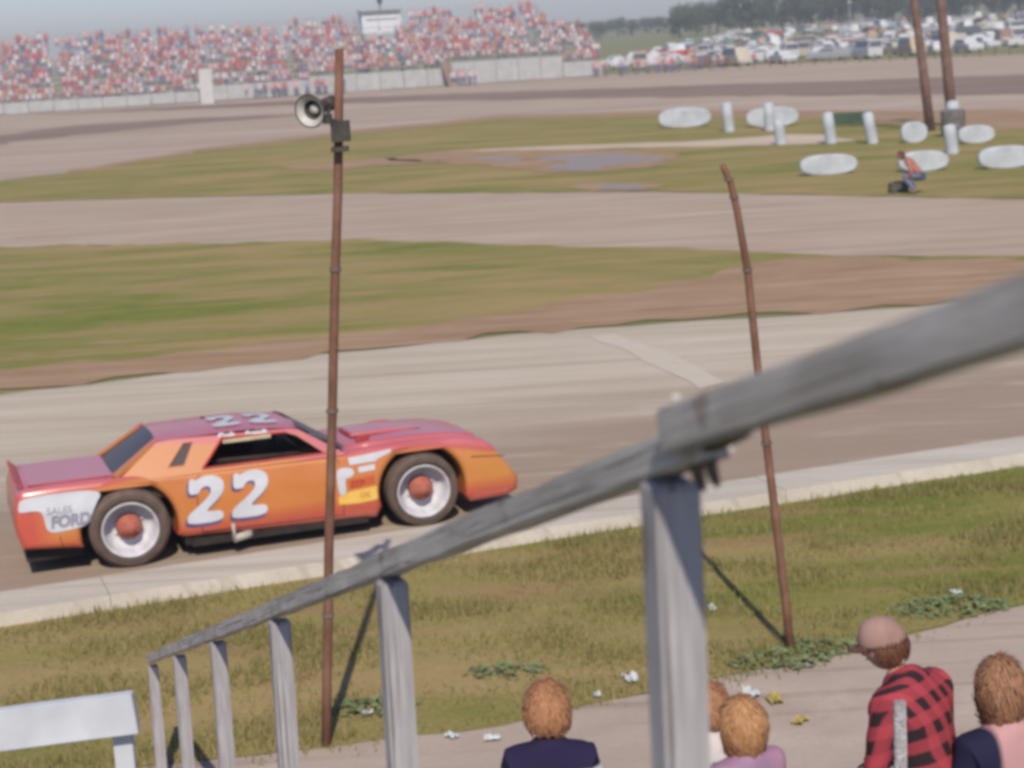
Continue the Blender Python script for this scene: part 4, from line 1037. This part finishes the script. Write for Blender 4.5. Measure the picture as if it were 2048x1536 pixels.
# dark bin beside the poles, green windbreak on the grass
g1 = gp(1862, 272); mb = MB(); mb.lathe([(.42, 0), (.45, .4), (.45, .95), (.40, 1.0), (.001, 1.0)], 20); mb.lathe([(.455, .3), (.475, .32), (.455, .34)], 20, closed=True); mb.lathe([(.455, .65), (.475, .67), (.455, .69)], 20, closed=True)
o = mb.build('oil_drum', noisy('drum_grey', (.10, .09, .09, 1), (.2, .18, .17, 1), 4), None, True); smooth_by_angle(o); o.location = (g1.x+.6, g1.y-1, .02); tag(o, 'dark grey drum at the foot of the left utility pole', 'drum')
g2 = gp(1700, 252); mb = MB(); mb.box((0, 0, .32), (1.9, .12, .5)); mb.box((-.8, 0, .15), (.07, .2, .5)); mb.box((.8, 0, .15), (.07, .2, .5))
o = mb.build('low_barrier', noisy('barrier_green', (.03, .06, .04, 1), (.06, .10, .06, 1), 4), None, bevel=.02); o.location = (g2.x, g2.y, .02); o.rotation_euler = (0, 0, R(-8)); tag(o, 'low dark green barrier lying between the paired white posts', 'barrier')

# ------------------------------------------------------------------ far grandstand, its crowd and press box
A0 = gp(-700, 290); A1 = gp(160, 221); A2 = gp(620, 191); A3 = gp(905, 172); A4 = gp(1172, 154)
bs = (A4-A1).normalized(); bn = Vector((-bs.y, bs.x, 0))
steel = noisy('bleacher_alu', (.30, .29, .29, 1), (.42, .41, .41, 1), 2, .6)
pale = noisy('stand_board', (.33, .33, .33, 1), (.41, .41, .42, 1), 1.2, .7, .1)
def stand(name_, P0, P1, z0, rows, rise, depth, front_h, label):
    d = (P1-P0); Ln = d.length; ang = math.atan2(d.y, d.x)
    root = empty(name_, (P0.x, P0.y, 0), ang, label, 'grandstand')
    mb = MB()
    for k in range(rows):
        z = z0+rise*k; y = .6+depth*k
        mb.box((Ln/2, y+depth*.5, z-.03), (Ln, depth-.06, .06)); mb.box((Ln/2, y+depth*.72, z+.40), (Ln-.2, .28, .05))
    pieces(mb, 'seat_row', steel, root)
    mb = MB()
    for i in range(int(Ln/7)+1):
        x = min(Ln-.1, i*7+.1)
        for k in range(0, rows, 4): mb.box((x, .6+depth*(k+.5), (z0+rise*k-.06)/2), (.12, .12, max(.1, z0+rise*k-.06)))
    pieces(mb, 'support', steel, root)
    mb = MB(); n_ = max(1, int(Ln/2.4))
    for i in range(n_): mb.box((Ln*(i+.5)/n_, 0, .1+front_h/2+random.uniform(-.02, .02)), (Ln/n_-.07, .06, front_h))
    pieces(mb, 'front_board', pale, root)
    mb = MB(); mb.tube([(0, .1, z0+1.0), (Ln, .1, z0+1.0)], .03, 6); zt = z0+rise*rows; yt = .6+depth*rows+.1
    mb.tube([(0, yt, zt+1.0), (Ln, yt, zt+1.0)], .03, 6); mb.tube([(0, yt, zt+.5), (Ln, yt, zt+.5)], .025, 6)
    for i in range(int(Ln/2.4)+1): mb.box((min(Ln-.05, i*2.4+.05), .1, z0/2+.5), (.06, .06, z0+1.0)); mb.box((min(Ln-.05, i*2.4+.05), yt, zt/2+.5), (.07, .07, zt+1.0))
    pieces(mb, 'guard_rail', steel, root)
    return root, ang, Ln
L0, L1 = gp(160, 221), gp(1205, 152); lv = (L1-L0).normalized()
def onl(p): return L0 + lv*((p-L0).dot(lv))
AM = onl(gp(400, 205)); A0 = L0-lv*46; A2 = onl(A2); A3 = onl(A3); A4 = L1; bs = lv
SA = stand('grandstand', A0, AM-bs*.05, .9, 12, .50, .85, 1.1, 'longest section of the far grandstand at the left, packed with spectators')
SA2 = stand('grandstand', AM+bs*.05, A2-bs*.05, 1.3, 11, .50, .85, 1.5, 'second section of the far grandstand, right of the white board tower')
SB = stand('grandstand', A2+bs*.05, A3-bs*.05, 1.9, 11, .47, .85, 1.8, 'middle section of the far grandstand with pale boards below the crowd')
AE = onl(gp(1118, 157))
SD = stand('grandstand', AE+bs*.05, L1, 1.5, 8, .45, .85, 1.6, 'short low end section of the far grandstand nearest the parked cars')
SC = stand('grandstand', A3+bs*.05, AE, 2.5, 11, .45, .85, 2.3, 'section of the far grandstand left of its short end piece, above the widest pale boards')
# stairs between middle and right sections
mb = MB()
for i in range(13): mb.box((0, .4+i*.3, .1+i*.2), (1.0, .3, .2))
o = mb.build('stairway', noisy('stair_wood', (.20, .14, .11, 1), (.3, .22, .18, 1), 3)); o.location = (A3.x+bs.x*.4, A3.y+bs.y*.4-4.2, 0); o.rotation_euler = (0, 0, SB[1]); tag(o, 'brown stairs rising between two sections of the far grandstand', 'stairs')
# pillar of white boards at the left part
o = MB(); o.box((0, 0, 1.7), (1.3, .3, 3.4)); pb_ = o.build('ticket_booth', noisy('booth_white', (.43, .42, .42, 1), (.5, .49, .49, 1), 1.5)); q = gp(418, 207); pb_.location = (q.x, q.y-.6, 0); tag(pb_, 'tall narrow white board tower at the front of the left grandstand', 'tower')
# press box behind the middle stand with an aerial
pc_ = at(762, 70, A3.y+11); pbx = empty('press_box', (pc_.x, pc_.y, 0), SB[1], 'white press box with a mast rising above the far grandstand crowd', 'press box')
zb = at(762, 52, A3.y+11).z; zt_ = at(762, 22, A3.y+11).z
mb = MB(); mb.box((0, 0, (zb-.8+zt_)/2), (4.4, 2.0, zt_-zb+.8)); mb.build('wall', noisy('box_white', (.62, .64, .68, 1), (.7, .72, .76, 1), 1), pbx)
mb = MB(); mb.box((0, -.2, zt_+.06), (4.8, 2.6, .12)); mb.build('roof', steel, pbx)
mb = MB(); mb.box((0, -1.02, (zb+zt_)/2-.1), (3.6, .04, .18)); mb.build('window', noisy('box_glass', (.2, .22, .26, 1), (.3, .32, .36, 1), 2, .2), pbx)
mb = MB()
for x in (-2, 2): 
    for y in (-.8, .8): mb.box((x, y, (zb-.8)/2), (.18, .18, zb-.8))
pieces(mb, 'leg', steel, pbx)
mb = MB(); mb.tube([(.1, 0, zt_), (.1, 0, zt_+4)], .07, 8); mb.lathe([(.001, 0), (.28, .2), (.30, .7), (.2, .9), (.001, 1.0)], 12, c=(.1, 0, zt_+.7)); mb.build('mast', dark, pbx)

# spectators
spec_skin = noisy('far_skin', (.36, .19, .16, 1), (.44, .26, .22, 1), 4)
spec_hair = [noisy('far_hair_dark', (.06, .035, .03, 1), (.12, .07, .05, 1), 5), noisy('far_hair_fair', (.30, .19, .12, 1), (.38, .26, .16, 1), 5)]
pantsm = noisy('far_jeans', (.13, .13, .20, 1), (.20, .20, .27, 1), 4)
def spectator_mesh(sit=True):
    H_ = 1.0; nodes = [((0, 0, .05), .17, .12)]; edges = []
    c = chain(nodes, edges, 0, [((0, .0, .28), .16, .11), ((0, .0, .45), .17, .10)])
    chain(nodes, edges, c, [((0, .01, .56), .055, .055), ((0, .02, .66), .085, .095), ((0, .02, .76), .08, .09), ((0, .02, .80), .05, .05)])
    for s_ in (-1, 1):
        sh = chain(nodes, edges, c, [((s_*.20, 0, .44), .06, .06), ((s_*.25, .06, .22), .048, .048), ((s_*.14, -.18, .12), .04, .04)] if sit else [((s_*.20, 0, .44), .06, .06), ((s_*.26, 0, .2), .048, .048), ((s_*.25, -.05, -.05), .04, .04)])
        chain(nodes, edges, 0, [((s_*.10, -.10, .03), .085, .08), ((s_*.13, -.42, .02), .065, .065), ((s_*.13, -.44, -.22), .055, .055), ((s_*.13, -.46, -.40), .04, .05)] if sit else [((s_*.09, 0, -.1), .09, .09), ((s_*.10, 0, -.45), .065, .065), ((s_*.10, .02, -.85), .045, .05)])
    me = skin_mesh('spectator', nodes, edges, 1)
    for m_ in (None, None, None, None): me.materials.append(m_)
    for p in me.polygons:
        c_ = p.center; p.use_smooth = True
        if c_.z > .57: p.material_index = 3 if (c_.z > .74 or (c_.y > .05 and c_.z > .62)) else 1
        elif c_.z < .10 and abs(c_.x) < .21: p.material_index = 2
        elif c_.z < .17 and abs(c_.x) < .2 and c_.y < -.15: p.material_index = 1
        else: p.material_index = 0
    return me
sit_me = spectator_mesh(True); std_me = spectator_mesh(False)
shirts = {'red': (.42, .12, .13), 'white': (.55, .52, .53), 'pink': (.56, .36, .37), 'dark blue': (.17, .16, .23), 'tan': (.46, .36, .30), 'grey': (.38, .35, .37), 'light blue': (.30, .32, .42), 'orange': (.45, .22, .15), 'bare chested': (.42, .25, .23), 'maroon': (.30, .14, .17)}
keys = ['red', 'white', 'white', 'pink', 'pink', 'dark blue', 'tan', 'grey', 'light blue', 'pink', 'bare chested', 'bare chested', 'maroon', 'grey', 'white', 'red', 'orange', 'pink']
variants = {}
for k_, c_ in shirts.items():
    mt = noisy('cloth_'+k_.replace(' ', '_'), tuple(v*.85 for v in c_)+(1,), tuple(min(1, v*1.1) for v in c_)+(1,), 3)
    for nm, src in (('sit', sit_me), ('std', std_me)):
        for hi in (0, 1):
            me = src.copy(); me.materials[0] = mt; me.materials[1] = spec_skin; me.materials[2] = pantsm; me.materials[3] = spec_hair[hi]
            variants[(k_, nm, hi)] = me
rn = random.Random(11); cnt = 0
stuffv, stufff, stuffm = [], [], []; smats = []; smidx = {}
def put(p, rz, k_, posture, hi, sc):
    global cnt
    me = variants[(k_, posture, hi)]
    o = bpy.data.objects.new('spectator', me); COL.objects.link(o); o.location = p; o.rotation_euler = (0, 0, rz); o.scale = (sc, sc, sc); cnt += 1
    where = 'seated in the far grandstand' if posture == 'sit' else 'standing in or by the far grandstand'
    what = 'bare chested' if k_ == 'bare chested' else 'in a '+k_+' top'
    hr_ = 'dark haired' if hi == 0 else 'fair haired'
    tag(o, f'{hr_} spectator {what} {where}', 'spectator', f'{hr_} far spectators {what}, {posture}'.replace(', sit', ', seated').replace(', std', ', standing'))
def stuff_put(p, rz, k_, posture, hi, sc):
    me = variants[(k_, posture, hi)]; b = len(stuffv); Mx = Matrix.Rotation(rz, 3, 'Z')
    for v in me.vertices: stuffv.append(tuple(Mx @ (v.co*sc) + Vector(p)))
    for pl in me.polygons:
        mt = me.materials[pl.material_index]
        if mt.name not in smidx: smidx[mt.name] = len(smats); smats.append(mt)
        stufff.append(tuple(b+i for i in pl.vertices)); stuffm.append(smidx[mt.name])
jobs = []
for (root, ang, Ln), z0, rows, rise in ((SA, .9, 12, .50), (SA2, 1.3, 11, .50), (SB, 1.9, 11, .47), (SC, 2.5, 11, .45), (SD, 1.5, 8, .45)):
    d = Vector((math.cos(ang), math.sin(ang), 0)); nv = Vector((-d.y, d.x, 0)); P0 = Vector(root.location)
    for k in range(rows):
        x = 0
        while x < Ln-.1:
            x += rn.uniform(.46, .66)
            if rn.random() < .10: continue
            if abs(((x+8) % 17)-1) < .35 or noise.noise(Vector((x*.35, k*.5, P0.x))) < -.46: continue
            std = rn.random() < (.35 if k == rows-1 else .08)
            y = .6+.85*(k+.72); p = P0+d*x+nv*(y+rn.uniform(-.08, .08)); z = z0+rise*k+.43
            if std: z += .47; p -= nv*.3
            if p.x < -52 or p.x > 60: continue
            if abs(p.x-pc_.x) < 2.6 and k >= rows-3: continue
            jobs.append((p.y+k*3, Vector((p.x, p.y, z)), ang+rn.uniform(-.5, .5), rn.choice(keys), 'std' if std else 'sit', rn.choice((0, 0, 1)), rn.uniform(.92, 1.08)))
# people on the low ground in front and along the fence towards the cars
for i in range(72):
    px = rn.choice([rn.uniform(470, 690), rn.uniform(1175, 1520), rn.uniform(1175, 1420), rn.uniform(900, 960), rn.uniform(180, 330)])
    base = gp(px, 158-(px-1150)*.064 if px > 1000 else 217-(px-200)*.062)
    jobs.append((0, Vector((base.x, base.y+rn.uniform(.9, 3) if px > 1000 else base.y-.3, .90)), rn.uniform(-.6, .6), rn.choice(keys), 'std', rn.choice((0, 1)), rn.uniform(.92, 1.05)))
jobs.sort(key=lambda j: j[0])
for i, j in enumerate(jobs):
    (put if i < 298 else stuff_put)(*j[1:])
me = bpy.data.meshes.new('crowd'); me.from_pydata(stuffv, [], stufff)
for q in smats: me.materials.append(q)
me.polygons.foreach_set('material_index', stuffm); me.polygons.foreach_set('use_smooth', [True]*len(stufff)); me.update()
o = bpy.data.objects.new('crowd', me); COL.objects.link(o); tag(o, 'dense crowd filling the upper rows of the far grandstand', 'crowd', kind='stuff')
for k_ in ('red', 'pink'):      # two parasols in the crowd
    px = 1018 if k_ == 'red' else 872; c = at(px, 22 if k_ == 'red' else 52, A3.y+9.0)
    root = empty('parasol', (c.x, c.y, c.z-1.6), 0, k_+' open umbrella held up in the top rows of the far grandstand', 'umbrella', 'umbrellas above the far crowd')
    mb = MB(); mb.lathe([(.001, 1.9), (.35, 1.8), (.62, 1.62), (.66, 1.52), (.62, 1.55), (.33, 1.74), (.001, 1.82)], 10); mb.build('canopy', variants[(k_, 'sit', 0)].materials[0], root)
    mb = MB(); mb.tube([(0, 0, .5), (0, 0, 1.85)], .02, 6); mb.build('shaft', steel, root)

# ------------------------------------------------------------------ parked cars beyond the track
def car_proto(kind):
    root = empty('parked_car', (0, 0, 0), 0)
    if kind == 'sedan':
        low_ = [(-2.3, .32), (-2.35, .6), (-2.25, .85), (-.9, .92), (1.0, .92), (2.2, .82), (2.35, .6), (2.3, .32)]
        cab = [(-1.25, .90), (-.75, 1.36), (.35, 1.38), (1.0, .90)]; cw_ = .72
    elif kind == 'wagon':
        low_ = [(-2.4, .32), (-2.42, .6), (-2.38, .92), (1.0, .94), (2.2, .86), (2.4, .6), (2.35, .32)]
        cab = [(-2.3, .90), (-2.1, 1.42), (.35, 1.44), (1.0, .92)]; cw_ = .76
    else:
        low_ = [(-2.4, .35), (-2.42, .7), (-2.42, 1.15), (1.5, 1.15), (2.1, 1.05), (2.3, .7), (2.3, .35)]
        cab = [(-2.4, 1.13), (-2.36, 2.02), (1.2, 2.05), (1.75, 1.13)]; cw_ = .86
    wh = MB()
    me = curve_mesh('body', [low_], extrude=.80, bevel=.07, res=2); xform(me, SIDE); b = link(me, 'body', None, root, True); smooth_by_angle(b)
    b.data.materials.append(None)
    me = curve_mesh('cabin', [cab], extrude=cw_-.05, bevel=.05, res=2); xform(me, SIDE)
    for v in me.vertices: v.co.y *= 1-.16*max(0, (v.co.z-1.0))
    g_ = link(me, 'cabin', None, root, True); smooth_by_angle(g_); g_.data.materials.append(None)
    cg = [(cab[0][0]*.86+.02, cab[0][1]+.05), (cab[1][0]+.06, cab[1][1]-.08), (cab[2][0]-.03, cab[2][1]-.08), (cab[3][0]*.9-.03, cab[3][1]+.05)]
    me = curve_mesh('window', [cg], extrude=cw_+.012); xform(me, SIDE)
    for v in me.vertices: v.co.y *= 1-.16*max(0, (v.co.z-1.0))
    link(me, 'window', noisy('car_glass_'+kind, (.06, .065, .08, 1), (.14, .14, .17, 1), 3, .15), root)
    # windscreen strips front and back
    mb = MB()
    for a, b2, o_ in ((cab[0], cab[1], -.055), (cab[3], cab[2], .055)):
        w1, w2 = cw_*.86, cw_*.80
        v_ = [(a[0]+(b2[0]-a[0])*.12+o_, -w1, a[1]+(b2[1]-a[1])*.12), (a[0]+(b2[0]-a[0])*.12+o_, w1, a[1]+(b2[1]-a[1])*.12), (a[0]+(b2[0]-a[0])*.85+o_, w2, a[1]+(b2[1]-a[1])*.85), (a[0]+(b2[0]-a[0])*.85+o_, -w2, a[1]+(b2[1]-a[1])*.85)]
        mb.add(v_, [(0, 1, 2, 3)])
    pieces(mb, 'windscreen', bpy.data.materials['car_glass_'+kind], root)
    for sx_ in (-1.45, 1.4):
        for sy in (-1, 1):
            m2 = MB(); m2.lathe([(.001, .11*sy), (.17, .11*sy), (.20, .10*sy), (.33, .09*sy), (.33, -.10*sy), (.001, -.1*sy)], 16, 'Y', c=(sx_, sy*.76, .33)); m2.build('wheel', TYD, root, True)
    mb = MB(); mb.box((2.37, 0, .45), (.10, 1.72, .14)); mb.box((-2.40, 0, .45), (.10, 1.72, .14)); pieces(mb, 'bumper', noisy('chrome_'+kind, (.35, .35, .36, 1), (.45, .45, .46, 1), 3, .3), root)
    return root
protos = {k: car_proto(k) for k in ('sedan', 'wagon', 'van')}
cols = {'white': (.48, .49, .51), 'cream': (.42, .38, .31), 'brown': (.13, .07, .05), 'grey': (.25, .26, .28), 'light blue': (.28, .36, .46), 'red': (.38, .05, .04), 'tan': (.36, .27, .17), 'dark green': (.05, .09, .07), 'silver': (.48, .49, .51), 'orange': (.60, .17, .06)}
cmats = {k: Mat('paint_'+k.replace(' ', '_'), .4, .5).col(tuple(c)+(1,)).m for k, c in cols.items()}
for k, mm in cmats.items():
    pass
weights = ['white']*13+['cream']*3+['brown']*2+['grey']*2+['light blue']+['red', 'tan', 'tan', 'dark green', 'silver', 'silver', 'silver']
kindn = {'sedan': 'saloon', 'wagon': 'estate car', 'van': 'van'}
first = {k: True for k in protos}
def place_parked(kind, col_, x, y, rz, label=None):
    if first[kind]: root = protos[kind]; first[kind] = False
    else:
        src = protos[kind]; root = src.copy(); COL.objects.link(root)
        for c in src.children:
            q = c.copy(); COL.objects.link(q); q.parent = root
    root.location = (x, y, hill_z(x, y)+.02); root.rotation_euler = (0, 0, rz)
    for c in root.children:
        if c.name.split('.')[0] in ('body', 'cabin'):
            c.material_slots[0].link = 'OBJECT'; c.material_slots[0].material = cmats[col_]
    tag(root, label or f'{col_} {kindn[kind]} parked in the rows beyond the back track', kind if kind == 'van' else 'car', f'{col_} {kindn[kind]}s parked beyond the track')
rn = random.Random(5); tot = 0
# list of rows (distance, spacing)
for ri, (Y, x0, x1) in enumerate([(205, 20, 62), (216, 14, 64), (229, 12, 70), (244, 12, 74), (262, 16, 80), (284, 20, 86), (310, 24, 94), (342, 30, 104), (380, 38, 116), (425, 50, 128), (470, 60, 140)]):
    x = x0
    while x < x1:
        x += rn.uniform(2.5, 4.6) if ri > 1 else rn.uniform(2.8, 5.5)
        px_, py_ = x, Y+rn.uniform(-1.5, 1.5)
        # keep clear of the track's outer edge
        if Y < 215 and x > 55: continue
        kind = rn.choices(('sedan', 'wagon', 'van'), (5, 3, 1.6))[0]
        rz = math.pi/2+rn.uniform(-.35, .35)+(math.pi if rn.random() < .5 else 0) if rn.random() < .65 else rn.uniform(-.3, .3)
        place_parked(kind, rn.choice(weights), px_, py_, rz); tot += 1
oc = gp(1408, 118); place_parked('wagon', 'orange', oc.x, oc.y+1, .1, 'bright orange estate car at the front of the parked rows')
wc = gp(1578, 120); place_parked('van', 'white', wc.x, wc.y, math.pi/2, 'white van seen end on at the front edge of the car park')

# low earth bank with fence before the cars
bank = MB(); fw = MB(); prev = None
for i in range(40):
    px = 1180+i*30; p = gp(px, 155-(px-1150)*.051); bank.box((p.x, p.y, .35), (.10, .10, 1.0)); 
    if prev is not None: fw.tube([prev+Vector((0, 0, .72)), p+Vector((0, 0, .72))], .018, 5)
    prev = p
fn = empty('wire_fence', (0, 0, 0), 0, 'low fence of thin brown stakes along the outer edge of the back track', 'fence')
pieces(bank, 'post', up_m, fn); fw.build('wire', steel, fn)

# ------------------------------------------------------------------ trees on the horizon
bark = noisy('bark', (.10, .07, .05, 1), (.16, .12, .09, 1), 3)
leafs = [noisy('leaf_a', (.03, .055, .02, 1), (.06, .09, .035, 1), .4, .8), noisy('leaf_b', (.05, .08, .035, 1), (.10, .12, .055, 1), .4, .8), noisy('leaf_c', (.03, .055, .035, 1), (.055, .085, .05, 1), .4, .8)]
def tree_mesh(seed, H_, W_):
    r_ = random.Random(seed); tr = MB(); tr.tube([(0, 0, -.3), (.1, 0, H_*.3), (0, .1, H_*.7)], [.32, .24, .08], 8)
    cl = []
    for i in range(15):
        a = r_.uniform(0, 6.28); rr = W_*math.sqrt(r_.random())*.72; z = H_*r_.uniform(.16, .9); rr *= (1.15-abs(z/H_-.55)*1.1)
        c = Vector((math.cos(a)*rr, math.sin(a)*rr, z)); cl.append((c, W_*r_.uniform(.22, .42))); tr.tube([(0, 0, min(z*.75, H_*.6)), c*.6+Vector((0, 0, z*.35)), c], [.10, .06, .02], 5)
    lf = MB()
    for c, rad in cl:
        for _ in range(150):
            v = Vector((r_.gauss(0, 1), r_.gauss(0, 1), r_.gauss(0, .8))).normalized()*rad*r_.uniform(.55, 1.08)
            p = c+v; s_ = r_.uniform(.14, .34); u = Vector((r_.uniform(-1, 1), r_.uniform(-1, 1), r_.uniform(-1, 1))).normalized(); w_ = u.cross(v).normalized()
            lf.add([p-u*s_, p+w_*s_*.7, p+u*s_, p-w_*s_*.7], [(0, 1, 2, 3)])
    return tr.mesh('trunk'), lf.mesh('crown')
tms = [tree_mesh(s_, h, w_) for s_, h, w_ in ((1, 11, 5.5), (2, 9, 5.0), (3, 13, 5.5))]
tl = []
descr = ['broad dark green tree', 'lower rounded green tree', 'tall dark tree']
rn = random.Random(21)
xs_t = [1360+i*27 for i in range(27)]
for i, px in enumerate(xs_t):
    Y = rn.uniform(495, 540); k = rn.choice((0, 1, 2)); p = at(px+rn.uniform(-8, 8), 40, Y)
    if px < 1440: k = 1
    tl.append((p.x, Y, k, rn.uniform(1.0, 1.35), 'in the tree line above the parked cars'))
for px, Y in ((1145, 620), (1200, 640), (1235, 700), (1262, 680), (1300, 690), (1330, 640)):
    p = at(px, 40, Y); tl.append((p.x, Y, 1 if px > 1150 else 1, rn.uniform(.75, .95), 'standing behind the green field right of the far grandstand'))
for i in range(14):
    tl.append((-260+i*17+rn.uniform(-5, 5), rn.uniform(700, 800), rn.choice((0, 1, 2)), rn.uniform(.35, .5), 'far off behind the left grandstand'))
for x, Y, k, sc_, wh_ in tl:
    tr, cr = tms[k]; root = empty('tree', (x, Y, hill_z(x, Y)-.1), rn.uniform(0, 6), f'{descr[k]} {wh_}', 'tree', f'{descr[k]}s {wh_}'); root.scale = (sc_*1.1, sc_*1.1, sc_)
    o = bpy.data.objects.new('trunk', tr); COL.objects.link(o); o.parent = root
    if not tr.materials: tr.materials.append(bark)
    o = bpy.data.objects.new('crown', cr); COL.objects.link(o); o.parent = root
    if not cr.materials: cr.materials.append(leafs[k])
# lamp post among the trees
lp = at(1700, 60, 470); root = empty('street_lamp', (lp.x, 470, hill_z(lp.x, 470)), 0, 'pale lamp post in front of the dark tree line', 'lamp')
mb = MB(); mb.tube([(0, 0, 0), (0, 0, 6.2)], .12, 8); mb.build('shaft', steel, root); mb = MB(); mb.lathe([(.001, 6.9), (.5, 6.7), (.6, 6.35), (.2, 6.2)], 14); mb.build('lamp_shade', wm, root)

# ------------------------------------------------------------------ haze
mb = MB(); mb.box((0, 560, 11), (2400, 1240, 24.5))
hz = Mat('haze'); hz.t.nodes.remove(hz.b); pv = hz.n('VolumePrincipled'); pv.inputs['Color'].default_value = (.86, .88, .95, 1); pv.inputs['Density'].default_value = .0007; pv.inputs['Anisotropy'].default_value = .1
hz.l(pv.outputs[0], hz.out.inputs['Volume'])
hz_o = mb.build('haze', hz.m); tag(hz_o, kind='stuff')
print('cars', tot, 'spectators', cnt, 'crowd', len(jobs))
